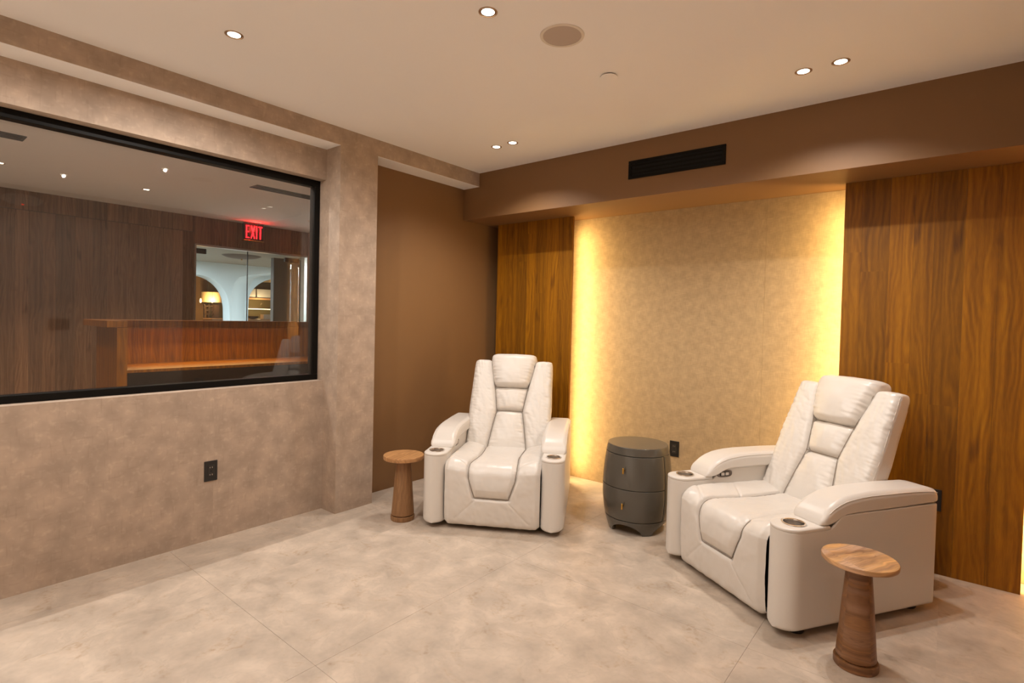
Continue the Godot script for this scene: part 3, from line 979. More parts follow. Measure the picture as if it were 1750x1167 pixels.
func cushion(lf: Callable, rf: Callable, v0: float, v1: float, nb: float, nf: float, bulge: float, r: float, rv0: float, rv1: float, seed_: int, pleat_l := 1.0, pleat_r := 1.0, crease := 0.0, corner := 0.45) -> ArrayMesh:
	# stuffed shape between two edges lf(v), rf(v); rv0, rv1 round its ends
	var nz := noise(seed_, 1.0, 2)
	var rows := []
	var vs := []
	var steps := 14
	for i in steps: vs.append(v0 + rv0 * (1.0 - cos(PI / 2 * i / steps)))
	var mid := maxi(8, int((v1 - v0 - rv0 - rv1) / 0.006))
	for i in mid + 1: vs.append(lerpf(v0 + rv0, v1 - rv1, float(i) / mid))
	for i in steps: vs.append(v1 - rv1 + rv1 * sin(PI / 2 * (i + 1) / steps))
	for v in vs:
		var e := 0.0
		var rl := rv0
		if v < v0 + rv0: e = 1.0 - sqrt(maxf(0.0, 1.0 - pow((v0 + rv0 - v) / rv0, 2.0)))
		elif v > v1 - rv1:
			e = 1.0 - sqrt(maxf(0.0, 1.0 - pow((v - v1 + rv1) / rv1, 2.0)))
			rl = rv1
		var xl: float = lf.call(v) + e * rl * corner
		var xr: float = rf.call(v) - e * rl * corner
		var hw := (xr - xl) * 0.5
		var xm := (xr + xl) * 0.5
		var fr := nf - e * (nf - nb) * 0.80
		var bk := nb + e * (nf - nb) * 0.10
		var ring := []
		var pts := rrect(xl, xr, bk, fr, r, 0.012, 6)
		# subdivide the front for a smooth crown
		var dense := []
		for i in pts.size():
			dense.append(pts[i])
			if i == 13:
				for s in range(1, 14): dense.append(pts[13].lerp(pts[14], s / 14.0))
		var vm := clampf((v - v0) / (v1 - v0), 0.0, 1.0)
		for p in dense:
			var u: float = clampf((p.x - xm) / maxf(hw, 1e-4), -1.0, 1.0)
			var front: float = clampf((p.y - bk) / maxf(fr - bk, 1e-4), 0.0, 1.0)
			var b: float = bulge * pow(maxf(0.0, 1.0 - u * u), 0.7) * pow(maxf(0.0, sin(PI * clampf(vm * 0.94 + 0.03, 0.0, 1.0))), 0.35) * front
			# gathers that start at the seams and die out inwards
			var gl := pleat_l * exp(-(u + 1.0) * hw / 0.030)
			var gr := pleat_r * exp(-(1.0 - u) * hw / 0.030)
			var w := nz.get_noise_2d(v * 42.0, u * 1.2 + seed_) * 0.0085 + sin(v * 260.0 + nz.get_noise_1d(v * 14.0) * 8.0) * 0.0016
			b += w * (gl + gr) * front
			b += nz.get_noise_2d(v * 9.0 + u * 1.6, u * 2.2 - 7.0) * 0.0030 * front
			if crease > 0.0:
				var cr := maxf(0.0, 1.0 - absf(nz.get_noise_2d(v * 7.0 + u * 0.7 + 31.0, u * 0.5)) * 9.0)
				b -= cr * crease * front * (1.0 - absf(u) * 0.4)
			ring.append(back(p.x, v, p.y + b))
		rows.append(ring)
	return skin(rows)

# seat: path from the back over the front edge down to the foot
func seat_path(bolster: float) -> Array:
	var hi := 0.407 + 0.036 * bolster
	var o := [Vector2(-0.16, hi - 0.01), Vector2(-0.05, hi - 0.002), Vector2(0.10, hi), Vector2(0.24, hi + 0.004), Vector2(0.32, hi + 0.003)]
	var r := 0.085
	var c := Vector2(0.432 - r + 0.010 * bolster, hi + 0.003 - r)
	for i in range(1, 9):
		var a := PI / 2 * (1.0 - i / 9.0)
		o.append(c + Vector2(cos(a), sin(a)) * r)
	o.append(Vector2(0.442, 0.29))
	o.append(Vector2(0.443, 0.207))
	o.append(Vector2(0.440, 0.14))
	o.append(Vector2(0.434, 0.078))
	o.append(Vector2(0.425, 0.056))
	o.append(Vector2(0.408, 0.046))
	o.append(Vector2(0.36, 0.043))
	return o

func by_length(path: Array) -> Array:
	# the path resampled evenly by its length (Catmull-Rom)
	var n := path.size() - 1
	var fine := []
	for k in n * 24 + 1:
		var f := k / 24.0
		var i := mini(int(f), n - 1)
		var p0: Vector2 = path[maxi(i - 1, 0)]
		var p1: Vector2 = path[i]
		fine.append(p1.cubic_interpolate(path[i + 1], p0, path[mini(i + 2, n)], f - i))
	var cum := [0.0]
	for k in range(1, fine.size()): cum.append(cum[k - 1] + fine[k].distance_to(fine[k - 1]))
	var total: float = cum[cum.size() - 1]
	var out := []
	var at := 0
	for k in 401:
		var d := total * k / 400.0
		while at < fine.size() - 2 and cum[at + 1] < d: at += 1
		var t: float = (d - cum[at]) / maxf(cum[at + 1] - cum[at], 1e-6)
		out.append(fine[at].lerp(fine[at + 1], clampf(t, 0.0, 1.0)))
	return out

func along(path: Array, s: float) -> Vector2:
	var f := clampf(s, 0.0, 1.0) * 400.0
	var i := mini(int(f), 399)
	return path[i].lerp(path[i + 1], f - i)

func panel_half(s: float) -> float:
	# half width of the middle seat panel along the path (s is close to metres from the back)
	return table([Vector2(0.06, 0.138), Vector2(0.20, 0.130), Vector2(0.32, 0.127), Vector2(0.40, 0.132), Vector2(0.50, 0.143), Vector2(0.58, 0.147), Vector2(0.65, 0.142), Vector2(0.71, 0.122), Vector2(0.762, 0.103)], s)

const S_END := 0.757   # where the middle panel stops on the front

func _seat_point(path_c: Array, path_b: Array, x: float, s: float) -> Vector3:
	var k := clampf((absf(x) - 0.085) / 0.205, 0.0, 1.0)
	k = lerpf(k, smoothstep(0.0, 1.0, k), 0.5)
	var c := along(path_c, s)
	var b := along(path_b, s)
	var q := c.lerp(b, k)
	return Vector3(x, q.y, q.x)

func seat_shell() -> ArrayMesh:
	var pc := by_length(seat_path(0.0))
	var pb := by_length(seat_path(1.0))
	var nz := noise(63, 1.0, 2)
	# columns keep to the edge of the middle panel, so that the groove runs clean
	var cols := []
	for i in 27: cols.append(-1.0 - pow(1.0 - i / 26.0, 1.5))
	for i in range(1, 25):
		var u := lerpf(-1.0, 1.0, i / 25.0)
		cols.append(signf(u) * (1.0 - pow(1.0 - absf(u), 1.5)))
	for i in 27: cols.append(1.0 + pow(i / 26.0, 1.5))
	var nx := cols.size() - 1
	var ns := 240
	var pts := []
	var xs := []
	for j in ns + 1:
		var s := float(j) / ns
		var ph := panel_half(minf(s, S_END + 0.004))
		var row := []
		var xr := []
		for c in cols:
			var x: float = c * ph if absf(c) <= 1.0 else signf(c) * lerpf(ph, 0.291, absf(c) - 1.0)
			xr.append(x)
			row.append(_seat_point(pc, pb, x, s))
		pts.append(row)
		xs.append(xr)
	var out := []
	for j in ns + 1:
		var s := float(j) / ns
		var ph := panel_half(minf(s, S_END + 0.004))
		var row := []
		for i in nx + 1:
			var p: Vector3 = pts[j][i]
			var du: Vector3 = pts[j][mini(i + 1, nx)] - pts[j][maxi(i - 1, 0)]
			var dv: Vector3 = pts[mini(j + 1, ns)][i] - pts[maxi(j - 1, 0)][i]
			var n := dv.cross(du).normalized()
			var x := absf(p.x)
			var h := 0.0
			var end_ := smoothstep(S_END + 0.012, S_END + 0.002, s)
			if x <= ph: h -= 0.016 * end_
			else: h -= 0.015 * exp(-pow((x - ph) / 0.010, 2.0)) * end_
			h -= 0.007 * exp(-pow((s - S_END - 0.008) / 0.008, 2.0)) * (1.0 if x < ph else exp(-pow((x - ph) / 0.010, 2.0)))
			if x > ph: h += 0.005 * smoothstep(0.80, 0.60, s) * sin(PI * clampf((x - ph) / (0.291 - ph), 0.0, 1.0))
			# stitched diagonals on the front
			if s > S_END:
				var a := Vector2(0.102, 0.205)
				var b := Vector2(0.225, 0.085)
				var q := Vector2(x, p.y)
				var t := clampf((q - a).dot(b - a) / (b - a).length_squared(), 0.0, 1.0)
				h -= 0.0030 * exp(-pow(q.distance_to(a.lerp(b, t)) / 0.004, 2.0))
			# seams over each bolster where its pieces meet
			if x > ph:
				var t2 := (x - ph) / (0.291 - ph)
				var sa := lerpf(0.575, 0.485, pow(t2, 0.8))
				h -= 0.0045 * exp(-pow((s - sa) / 0.006, 2.0))
				var sb := lerpf(0.345, 0.255, t2)
				h -= 0.005 * exp(-pow((s - sb) / 0.007, 2.0)) * smoothstep(1.0, 0.4, t2)
			h += nz.get_noise_2d(p.x * 16.0, s * 12.0) * 0.0022
			var fl := smoothstep(0.255, 0.291, x)
			h -= 0.020 * fl * fl
			row.append(p + n * h)
		out.append(row)
	return skin(out, false, false, false, true)

func seat_panel() -> ArrayMesh:
	var pc := by_length(seat_path(0.0))
	var pb := by_length(seat_path(1.0))
	var nz := noise(64, 1.0, 2)
	var nx := 40
	var ns := 150
	var base := []
	for j in ns + 1:
		var s := S_END * j / ns
		var row := []
		for i in nx + 1:
			var u := lerpf(-1.0, 1.0, float(i) / nx)
			u = signf(u) * (1.0 - pow(1.0 - absf(u), 1.6))
			row.append([_seat_point(pc, pb, u * (panel_half(s) - 0.003), s), u, s])
		base.append(row)
	var out := []
	for j in ns + 1:
		var row := []
		for i in nx + 1:
			var p: Vector3 = base[j][i][0]
			var u: float = base[j][i][1]
			var s: float = base[j][i][2]
			var du: Vector3 = base[j][mini(i + 1, nx)][0] - base[j][maxi(i - 1, 0)][0]
			var dv: Vector3 = base[mini(j + 1, ns)][i][0] - base[maxi(j - 1, 0)][i][0]
			var n := dv.cross(du).normalized()
			var e := minf((1.0 - absf(u)) * panel_half(s), (S_END - s) * 0.55)
			var h := -0.014 + 0.020 * sqrt(clampf(e / 0.028, 0.0, 1.0)) * (1.0 if e < 0.028 else 1.0) + 0.007 * clampf(e / 0.10, 0.0, 1.0)
			h += nz.get_noise_2d(p.x * 14.0, s * 9.0) * 0.0022
			h += nz.get_noise_2d(u * 2.0, s * 60.0) * 0.0022 * exp(-(1.0 - absf(u)) / 0.12)
			row.append(p + n * h)
		out.append(row)
	return skin(out, false, false, false, true)

func make_recliner() -> Node3D:
	var t := thing("recliner")
	var arm := arm_mesh()
	var deck := deck_mesh()
	var pad := pad_mesh()
	var seam := []
	for z in [-0.41, -0.38, -0.3, -0.2, -0.1, 0.0, 0.06, 0.10, 0.14, 0.175, 0.205, 0.228, 0.247, 0.260, 0.266]:
		seam.append(z)
	for s in [-1.0, 1.0]:
		part("arm", arm, M.leather, t, Vector3(AX * s, 0, 0))
		part("arm_deck", deck, M.leather, t, Vector3(AX * s, 0, 0))
		part("armrest_pad", pad, M.leather, t, Vector3(0.3540 * s, 0, 0))
		for k in [-1.0, 1.0]:
			var line := []
			for z in seam:
				var yt := table([Vector2(-0.425, 0.556), Vector2(-0.36, 0.571), Vector2(-0.2, 0.576), Vector2(0.0, 0.577), Vector2(0.08, 0.573), Vector2(0.14, 0.564), Vector2(0.18, 0.552), Vector2(0.21, 0.538), Vector2(0.235, 0.520), Vector2(0.255, 0.500), Vector2(0.268, 0.484)], z)
				line.append(Vector3((0.3540 * s) + k * (0.0755 if z < 0.24 else 0.070), yt, z))
			part("seam", tube(line, 0.0016, 6), M.piping, t)
		var cup := part("cup_holder", lathe([Vector2(0.0455, -0.004), Vector2(0.0485, 0.0005), Vector2(0.0480, 0.0035), Vector2(0.0440, 0.0045), Vector2(0.0405, 0.003), Vector2(0.0395, -0.002)], 40, false), M.chrome, t, Vector3(AX * s, DECK + 0.001, 0.352))
		part("cup_well", lathe([Vector2(0.0395, -0.002), Vector2(0.0385, -0.052), Vector2(0.034, -0.058), Vector2(0.0005, -0.058)], 40, false), M.cup_steel, cup)
	part("seat_base", seat_shell(), M.leather, t)
	part("seat_cushion", seat_panel(), M.leather, t)
	part("under_frame", box(Vector3(-0.285, 0.048, -0.34), Vector3(0.285, 0.34, 0.35)), M.foot_dark, t)
	# back: shell, two wings, headrest, two lumbar cushions
	var xo := func(v: float) -> float: return table([Vector2(0.0, 0.290), Vector2(0.2, 0.293), Vector2(0.35, 0.296), Vector2(0.5, 0.291), Vector2(0.62, 0.289), Vector2(0.70, 0.284)], v)
	var xi := func(v: float) -> float: return table([Vector2(0.0, 0.143), Vector2(0.04, 0.135), Vector2(0.15, 0.119), Vector2(0.307, 0.092), Vector2(0.40, 0.106), Vector2(0.477, 0.120), Vector2(0.56, 0.137), Vector2(0.64, 0.155), Vector2(0.72, 0.170)], v)
	var rows := []
	for i in 25:
		var f := i / 24.0
		var v := lerpf(-0.05, 0.690, f)
		var e := 0.0
		if f > 0.93: e = 1.0 - sqrt(maxf(0.0, 1.0 - pow((f - 0.93) / 0.07, 2.0)))
		var w: float = xo.call(v) - 0.004 - 0.02 * e
		var ring := []
		for p in rrect(-w, w, lerpf(-0.125, -0.092, f) + 0.02 * e, -0.028 - 0.02 * e, 0.012, 0.028, 5): ring.append(back(p.x, v, p.y))
		rows.append(ring)
	part("back_shell", skin(rows), M.leather, t)
	for s in [-1.0, 1.0]:
		var l := func(v: float) -> float: return xi.call(v) + 0.001 if s > 0 else -xo.call(v)
		var r := func(v: float) -> float: return xo.call(v) if s > 0 else -xi.call(v) - 0.001
		part("back_wing", cushion(l, r, -0.02, 0.700, -0.075, 0.008, 0.022, 0.026, 0.02, 0.034, 71 if s > 0 else 72, 0.35 if s > 0 else 1.0, 1.0 if s > 0 else 0.35, 0.0016, 0.30), M.leather, t)
		var pl := []
		for i in 24:
			var v := lerpf(0.20, 0.668, i / 23.0)
			pl.append(back(s * (xo.call(v) - 0.004), v, -0.0035))
		part("seam", tube(pl, 0.0018, 6), M.piping, t)
	var hl := func(v: float) -> float: return -table([Vector2(0.470, 0.110), Vector2(0.49, 0.121), Vector2(0.53, 0.136), Vector2(0.60, 0.152), Vector2(0.68, 0.165), Vector2(0.76, 0.172)], v)
	var hr := func(v: float) -> float: return -hl.call(v)
	part("headrest", cushion(hl, hr, 0.470, 0.752, -0.100, 0.022, 0.040, 0.036, 0.040, 0.058, 81, 1.3, 1.3, 0.0), M.leather, t)
	var ll := func(v: float) -> float: return -table([Vector2(0.307, 0.099), Vector2(0.40, 0.113), Vector2(0.485, 0.128)], v)
	var lr := func(v: float) -> float: return -ll.call(v)
	part("lumbar_cushion", cushion(ll, lr, 0.305, 0.488, -0.06, -0.004, 0.036, 0.026, 0.034, 0.034, 82, 0.7, 0.7), M.leather, t)
	var ml := func(v: float) -> float: return -table([Vector2(0.0, 0.150), Vector2(0.04, 0.142), Vector2(0.15, 0.126), Vector2(0.307, 0.099)], v)
	var mr := func(v: float) -> float: return -ml.call(v)
	part("lumbar_cushion", cushion(ml, mr, -0.03, 0.313, -0.06, -0.004, 0.038, 0.026, 0.03, 0.034, 83, 0.9, 0.9), M.leather, t)
	# dark lines in the grooves: stitches with seam shade put into their colour
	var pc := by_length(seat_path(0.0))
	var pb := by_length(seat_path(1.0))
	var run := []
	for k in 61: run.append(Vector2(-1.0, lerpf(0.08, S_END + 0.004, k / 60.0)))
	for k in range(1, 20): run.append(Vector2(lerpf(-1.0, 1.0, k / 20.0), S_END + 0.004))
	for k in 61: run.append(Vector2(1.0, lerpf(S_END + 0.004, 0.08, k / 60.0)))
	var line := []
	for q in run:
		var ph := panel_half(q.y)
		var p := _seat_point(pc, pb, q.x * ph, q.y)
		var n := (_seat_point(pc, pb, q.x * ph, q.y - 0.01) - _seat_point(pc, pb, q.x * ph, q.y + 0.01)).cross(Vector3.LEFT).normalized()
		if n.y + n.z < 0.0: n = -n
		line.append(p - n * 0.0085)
	part("stitch_shade", tube(line, 0.0013, 6), M.thread_shade, t)
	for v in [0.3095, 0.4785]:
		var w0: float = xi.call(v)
		part("stitch_shade", tube([back(-w0, v, 0.002), back(-w0 * 0.4, v - 0.003, 0.008), back(w0 * 0.4, v - 0.003, 0.008), back(w0, v, 0.002)], 0.0016, 6), M.thread_shade, t)  # dark line stands in for the shade between the cushions
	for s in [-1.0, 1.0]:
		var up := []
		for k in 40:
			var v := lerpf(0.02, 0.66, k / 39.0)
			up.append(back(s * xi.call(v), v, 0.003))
		part("stitch_shade", tube(up, 0.0013, 6), M.thread_shade, t)
	# seat switch in the viewer-left arm
	var rim := []
	for i in 28:
		var a := TAU * i / 28.0
		rim.append(Vector2(0.050 * signf(cos(a)) * pow(absf(cos(a)), 0.7), 0.0195 * signf(sin(a)) * pow(absf(sin(a)), 0.7)))
	var plate := []
	for row in [[1.0, 0.0], [1.0, 0.003], [0.94, 0.0045], [0.82, 0.0045], [0.80, 0.003]]:
		var ring := []
		for p in rim: ring.append(Vector3(row[1], p.y * row[0], -p.x * row[0]))
		plate.append(ring)
	var sw := part("switch_plate", skin(plate), M.switch_grey, t, Vector3(-0.2912, 0.484, 0.152))
	sw.rotation.z = 0.0
	part("switch_recess", rbox(Vector3(0.002, -0.011, -0.030), Vector3(0.005, 0.011, 0.030), 0.002, 2), M.slot_dark, sw)
	for k in [-1, 1]: part("switch_key", rbox(Vector3(0.003, -0.008, k * 0.014 - 0.0105), Vector3(0.0085, 0.008, k * 0.014 + 0.0105), 0.002, 2), M.switch_key, sw)
	for p in [[-0.365, 0.33], [0.365, 0.33], [-0.36, -0.34], [0.36, -0.34], [-0.2, 0.27], [0.2, 0.27]]:
		part("foot", lathe([Vector2(0.0, 0.0205), Vector2(0.034, 0.0205), Vector2(0.036, 0.024), Vector2(0.034, 0.062)], 20), M.foot_dark, t, Vector3(p[0], 0, p[1]))
	return t

func _recliners() -> void:
	var a := make_recliner()
	var b: Node3D = a.duplicate()
	var k := 1.016
	for o in [a, b]: o.scale = Vector3.ONE * k
	a.position = Vector3(-2.310 * k, -0.0208, -2.781 * k)
	a.rotation.y = deg_to_rad(30.43)
	tag(a, "white leather recliner in the corner beside the brown alcove wall", "recliner", "white leather recliners")
	b.name = "recliner_001"
	add_child(b, true)
	b.position = Vector3(-0.601 * k, -0.0208, -2.978 * k)
	b.rotation.y = deg_to_rad(-32.03)
	tag(b, "white leather recliner on the right in front of the wide wood panel", "recliner", "white leather recliners")

# ---------------------------------------------------------------- stools, barrel chest
func make_stool(at: Vector3, turn: float, top_m: Material, stem_m: Material, label: String, h: float, thick: float, slim: float) -> void:
	var t := thing("pedestal_table", at, turn)
	tag(t, label, "side table", "pedestal side tables")
	var b := h - thick
	part("table_top", lathe([Vector2(0.0, b), Vector2(0.124, b), Vector2(0.1275, b + 0.003), Vector2(0.1285, h - 0.005), Vector2(0.126, h - 0.0008), Vector2(0.0, h)], 56), top_m, t)
	part("stem", lathe([Vector2(0.060, 0.036), Vector2(0.071 * slim, 0.037), Vector2(0.0715 * slim, 0.042), Vector2(0.064 * slim, 0.14), Vector2(0.056 * slim, 0.25), Vector2(0.048 * slim, 0.34), Vector2(0.0445 * slim, b)], 44), stem_m, t)
	part("base", lathe([Vector2(0.0, 0.0), Vector2(0.073, 0.0), Vector2(0.0755, 0.004), Vector2(0.0755, 0.026), Vector2(0.073, 0.030), Vector2(0.060, 0.031), Vector2(0.060, 0.037)], 44), stem_m, t)

func _stools() -> void:
	make_stool(Vector3(-2.688, 0, -2.233), 0.3, M.stool_wood_top, M.stool_wood_stem, "small round pedestal table with orange-brown top beside the plaster pillar", 0.415, 0.026, 1.0)
	make_stool(Vector3(-0.240, 0, -2.437), 0.9, M.sandstone, M.sandstone_stem, "small round banded-stone pedestal table in front of the right recliner arm", 0.419, 0.020, 0.95)

func barrel_r(y: float) -> float:
	var u := (y - 0.27) / 0.27
	return 0.2125 - 0.034 * u * u - (0.010 * u * u * u * u if u < 0 else -0.006 * u * u)

func barrel_patch(y0: float, y1: float, a0: float, a1: float, out_: float, f: Callable, n := 40, thick := 0.018) -> ArrayMesh:
	# curved board between two angles; f(angle) gives its lower edge
	var rows := []
	var bev := 0.0022
	for i in n + 1:
		var a := lerpf(a0, a1, float(i) / n)
		var lo := maxf(y0, f.call(a))
		var ring := []
		var m := 14
		var dir := Vector3(sin(a), 0, cos(a))
		var side := 0.0
		if i == 0 or i == n: side = bev
		for k in m + 1:
			var y := lerpf(lo, y1, k / float(m))
			if k == 1: y = lo + bev
			if k == m - 1: y = y1 - bev
			var r := barrel_r(y) + out_ - side
			if k == 0 or k == m: r -= bev
			ring.append(dir * r + Vector3.UP * y)
		for k in 3:
			var y := lerpf(y1, lo, k / 2.0)
			ring.append(dir * (barrel_r(y) + out_ - thick) + Vector3.UP * y)
		rows.append(ring)
	return skin(rows)

func _barrel() -> void:
	var c := Vector3(-1.511, 0, -3.147)
	# towards the camera, then turned to the viewer's left
	var front := atan2(-c.x, -c.z) - deg_to_rad(21.0)
	var t := thing("barrel_chest", c, front)
	tag(t, "grey lacquered barrel-shaped chest with two drawers between the recliners", "chest")
	var flat := func(_a: float) -> float: return 0.0
	var half := deg_to_rad(74.0)
	part("core", lathe([Vector2(0.10, 0.10), Vector2(0.185, 0.101), Vector2(0.196, 0.20), Vector2(0.198, 0.28), Vector2(0.194, 0.38), Vector2(0.182, 0.485), Vector2(0.10, 0.486)], 40), M.lacquer_gap, t)
	part("top", lathe([Vector2(0.0, 0.487), Vector2(barrel_r(0.487) - 0.001, 0.487), Vector2(barrel_r(0.489) + 0.001, 0.489), Vector2(barrel_r(0.50) + 0.001, 0.500), Vector2(barrel_r(0.515) + 0.0005, 0.515), Vector2(barrel_r(0.530), 0.5305), Vector2(barrel_r(0.532) - 0.0008, 0.5325), Vector2(barrel_r(0.533) - 0.0025, 0.5338), Vector2(barrel_r(0.533) - 0.006, 0.5345), Vector2(0.0, 0.535)], 72), M.lacquer, t)
	part("side", barrel_patch(0.087, 0.486, half + 0.012, TAU - half - 0.012, 0.002, flat, 60), M.lacquer, t)
	var d1 := part("drawer", barrel_patch(0.2855, 0.4845, -half, half, 0.0, flat, 50), M.lacquer, t)
	var d2 := part("drawer", barrel_patch(0.0895, 0.2830, -half, half, 0.0, flat, 50), M.lacquer, t)
	for k in 2:
		var y: float = [0.402, 0.188][k]
		var r := barrel_r(y)
		part("knob", join([moved(lathe([Vector2(0.0, 0.0), Vector2(0.0045, 0.0), Vector2(0.0045, 0.022), Vector2(0.0, 0.022)], 12), Vector3(0, y, r - 0.003), Basis(Vector3.RIGHT, PI / 2)), rbox(Vector3(-0.005, y - 0.019, r + 0.016), Vector3(0.005, y + 0.019, r + 0.025), 0.004, 3)]), M.brass, [d1, d2][k])
	# skirt with arched openings, four feet
	var arch := func(a: float) -> float:
		var q := fposmod(a + PI / 4 + 0.0, PI / 2) - PI / 4
		var w := 0.60
		if absf(q) > w: return 0.0
		return 0.062 * pow(cos(q / w * PI / 2), 0.55)
	part("skirt", barrel_patch(0.0, 0.086, -PI, PI, 0.0, arch, 160, 0.022), M.lacquer, t)

# ---------------------------------------------------------------- fixtures
func downlight(x: float, z: float, label: String, e: float, y := CEIL, group := "", ang := 84.0, soft := 0.4, tint := WARM) -> void:
	var t := thing("downlight", Vector3(x, y, z))
	tag(t, label, "downlight", group)
	part("trim", lathe([Vector2(0.0375, 0.0), Vector2(0.0372, -0.002), Vector2(0.0350, -0.0035), Vector2(0.0330, -0.0030), Vector2(0.0322, 0.0)], 36, false), M.trim_bronze, t)
	part("cone", lathe([Vector2(0.0322, -0.0012), Vector2(0.0262, -0.0008)], 36, false), M.trim_cone, t)
	part("lens", lathe([Vector2(0.0262, -0.0004), Vector2(0.0255, -0.0010), Vector2(0.018, -0.0014), Vector2(0.0003, -0.0016)], 32, false), M.lamp_glow, t)
	var s := SpotLight3D.new()
	s.name = "lamp_light"
	s.light_color = tint.linear_to_srgb()
	s.light_energy = e
	s.light_size = 0.009
	s.spot_angle = ang
	s.spot_angle_attenuation = soft
	s.spot_range = 12.0
	s.spot_attenuation = 2.0
	s.shadow_enabled = true
	s.position.y = -0.0115
	s.rotation.x = -PI / 2
	t.add_child(s)

func outlet(at: Vector3, turn: float, label: String, size := Vector2(0.070, 0.114)) -> void:
	# plate faces local +z
	var t := thing("outlet", at, turn)
	tag(t, label, "outlet", "black wall outlets")
	var w := size.x * 0.5
	var h := size.y * 0.5
	part("plate", rbox(Vector3(-w, -h, 0.0), Vector3(w, h, 0.006), 0.002, 2), M.black_plastic, t)
	var ins := part("insert", rbox(Vector3(-w * 0.48, -h * 0.58, 0.0055), Vector3(w * 0.48, h * 0.58, 0.008), 0.0015, 2), M.foot_dark, t)
	for s in [-1, 1]:
		var o := []
		for k in [-1, 1]:
			o.append(box(Vector3(k * 0.006 - 0.001, s * h * 0.36 - 0.004, 0.0078), Vector3(k * 0.006 + 0.001, s * h * 0.36 + 0.004, 0.0084)))
		part("slots", join(o), M.chrome, ins)
	part("usb_port", box(Vector3(-0.004, -0.0035, 0.0078), Vector3(0.004, 0.0035, 0.0084)), M.slot_dark, ins)

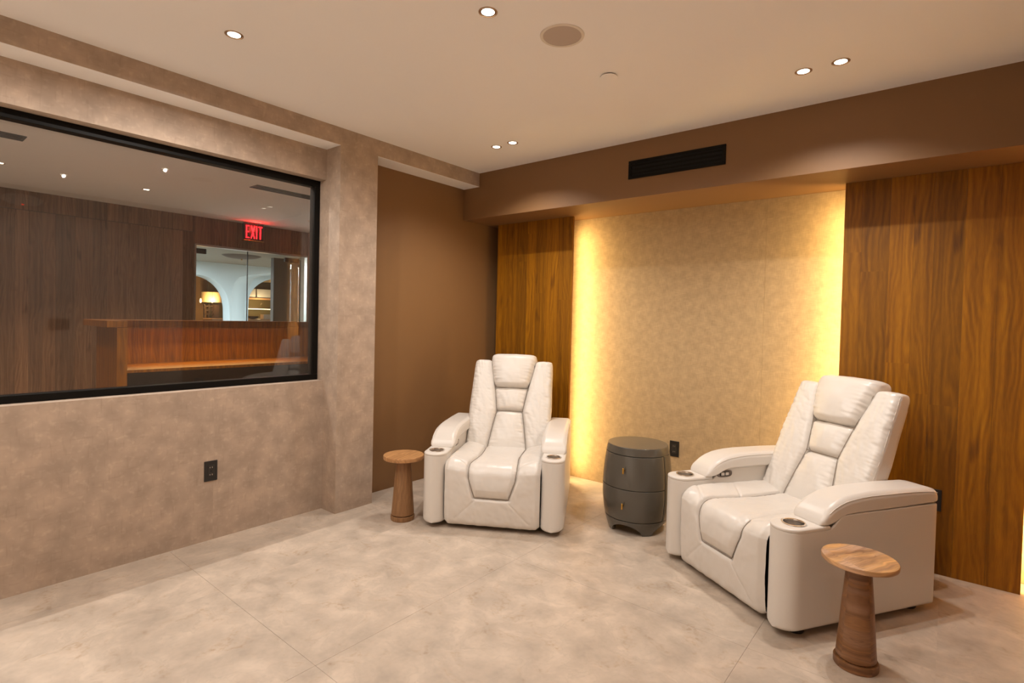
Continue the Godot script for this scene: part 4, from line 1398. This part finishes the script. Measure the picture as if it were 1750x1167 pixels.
func _fixtures() -> void:
	downlight(-2.442, -1.047, "recessed ceiling downlight nearest the window wall", E_MAIN * 1.5)
	downlight(-1.444, -1.578, "recessed ceiling downlight at the top edge beside the round speaker", E_MAIN)
	downlight(-2.501, -2.852, "left downlight of the pair above the left recliner", E_PAIR * 0.85, CEIL, "downlight pairs along the soffit", 66.0, 1.0)
	downlight(-2.352, -2.849, "right downlight of the pair above the left recliner", E_PAIR * 0.85, CEIL, "downlight pairs along the soffit", 66.0, 1.0)
	downlight(-0.575, -2.840, "left downlight of the pair above the right recliner", E_PAIR, CEIL, "downlight pairs along the soffit", 66.0, 1.0)
	downlight(-0.422, -2.834, "right downlight of the pair above the right recliner", E_PAIR, CEIL, "downlight pairs along the soffit", 66.0, 1.0)
	for p in [[-0.45, -1.05, "recessed downlight outside the frame, mirrored at the left of the window"], [-1.44, -0.50, "recessed downlight outside the frame in the middle of the ceiling"], [-2.44, 0.00, "recessed downlight outside the frame beside the window wall"]]:
		downlight(p[0], p[1], p[2], E_MAIN, CEIL, "downlights outside the frame")
	for p in [[-2.44, 1.0], [-0.45, 1.0], [-2.44, 1.8], [-1.44, 1.5], [-0.45, 1.8]]:  # added out of view to fill the room with bounced light
		downlight(p[0], p[1], "added unseen fill downlight behind the camera", E_FILL, CEIL, "added fill downlights behind the camera", 36.0)
	var sp := thing("ceiling_speaker", Vector3(-1.309, CEIL, -1.897))
	tag(sp, "round ceiling speaker with pale rim and grey grille", "speaker")
	part("rim", lathe([Vector2(0.094, 0.0), Vector2(0.093, -0.003), Vector2(0.086, -0.004), Vector2(0.081, -0.003), Vector2(0.081, 0.0)], 56, false), M.white_plastic, sp)
	part("grille", lathe([Vector2(0.0808, -0.0015), Vector2(0.04, -0.002), Vector2(0.0003, -0.002)], 56, false), M.grille, sp)
	var dc := thing("sprinkler_cover", Vector3(-1.335, CEIL, -2.345))
	tag(dc, "small flat round sprinkler cover plate on the ceiling", "sprinkler cover")
	part("cover", lathe([Vector2(0.0, -0.009), Vector2(0.040, -0.009), Vector2(0.0415, -0.008), Vector2(0.0415, -0.005), Vector2(0.038, -0.0045)], 40), M.ceiling_paint, dc)
	part("collar", lathe([Vector2(0.036, -0.0045), Vector2(0.036, 0.0)], 32, false), M.trim_cone, dc)
	# linear vent in the soffit
	var v := thing("air_vent", Vector3(-1.386, 2.312, -3.295))
	tag(v, "long black linear air vent in the brown soffit", "air vent")
	var hw := 0.318
	part("frame", join([rbox(Vector3(-hw, -0.060, 0.0), Vector3(hw, -0.042, 0.008), 0.002, 2), rbox(Vector3(-hw, 0.042, 0.0), Vector3(hw, 0.060, 0.008), 0.002, 2), rbox(Vector3(-hw, -0.042, 0.0), Vector3(-hw + 0.022, 0.042, 0.008), 0.002, 2), rbox(Vector3(hw - 0.022, -0.042, 0.0), Vector3(hw, 0.042, 0.008), 0.002, 2)]), M.black_metal, v)
	part("void", box(Vector3(-hw + 0.02, -0.042, 0.0005), Vector3(hw - 0.02, 0.042, 0.0015)), M.slot_dark, v)
	for y in [-0.026, 0.0, 0.026]: part("slat", rbox(Vector3(-hw + 0.02, y - 0.007, 0.0016), Vector3(hw - 0.02, y + 0.007, 0.0065), 0.002, 2), M.black_metal, v)
	outlet(Vector3(XL, 0.397, -1.285), PI / 2, "black outlet on the tan plaster wall below the window")
	outlet(Vector3(-1.534, 0.378, ZB), 0.0, "black outlet on the fabric wall beside the barrel chest")
	outlet(Vector3(-0.040, 0.393, -3.63), 0.0, "black outlet on the wide wood panel behind the right recliner")
	# seen only as reflections in the window
	var pr := thing("wall_alarm", Vector3(XR, 2.36, -0.86), -PI / 2)
	tag(pr, "oval pale wall alarm with a small red light, reflected in the window", "alarm")
	var oval := []
	for row in [[1.0, 0.0], [1.0, 0.015], [0.9, 0.032], [0.6, 0.045], [0.2, 0.05]]:
		var ring := []
		for k in 36: ring.append(Vector3(0.16 * row[0] * cos(TAU * k / 36), 0.055 * row[0] * sin(TAU * k / 36), row[1]))
		oval.append(ring)
	part("housing", skin(oval), M.white_plastic, pr)
	part("status_led", rbox(Vector3(-0.010, -0.055, 0.02), Vector3(0.010, -0.042, 0.036), 0.004, 2), M.red_led, pr)
	var sg := thing("switch_plate", Vector3(XR, 1.13, -1.14), -PI / 2)
	tag(sg, "black multi-gang switch plate reflected in the window over the plank wall", "light switch")
	part("plate", rbox(Vector3(-0.084, -0.057, 0), Vector3(0.084, 0.057, 0.006), 0.002, 2), M.black_plastic, sg)
	for i in 3: part("rocker", rbox(Vector3(-0.064 + i * 0.046, -0.033, 0.005), Vector3(-0.028 + i * 0.046, 0.033, 0.009), 0.002, 2), M.foot_dark, sg)
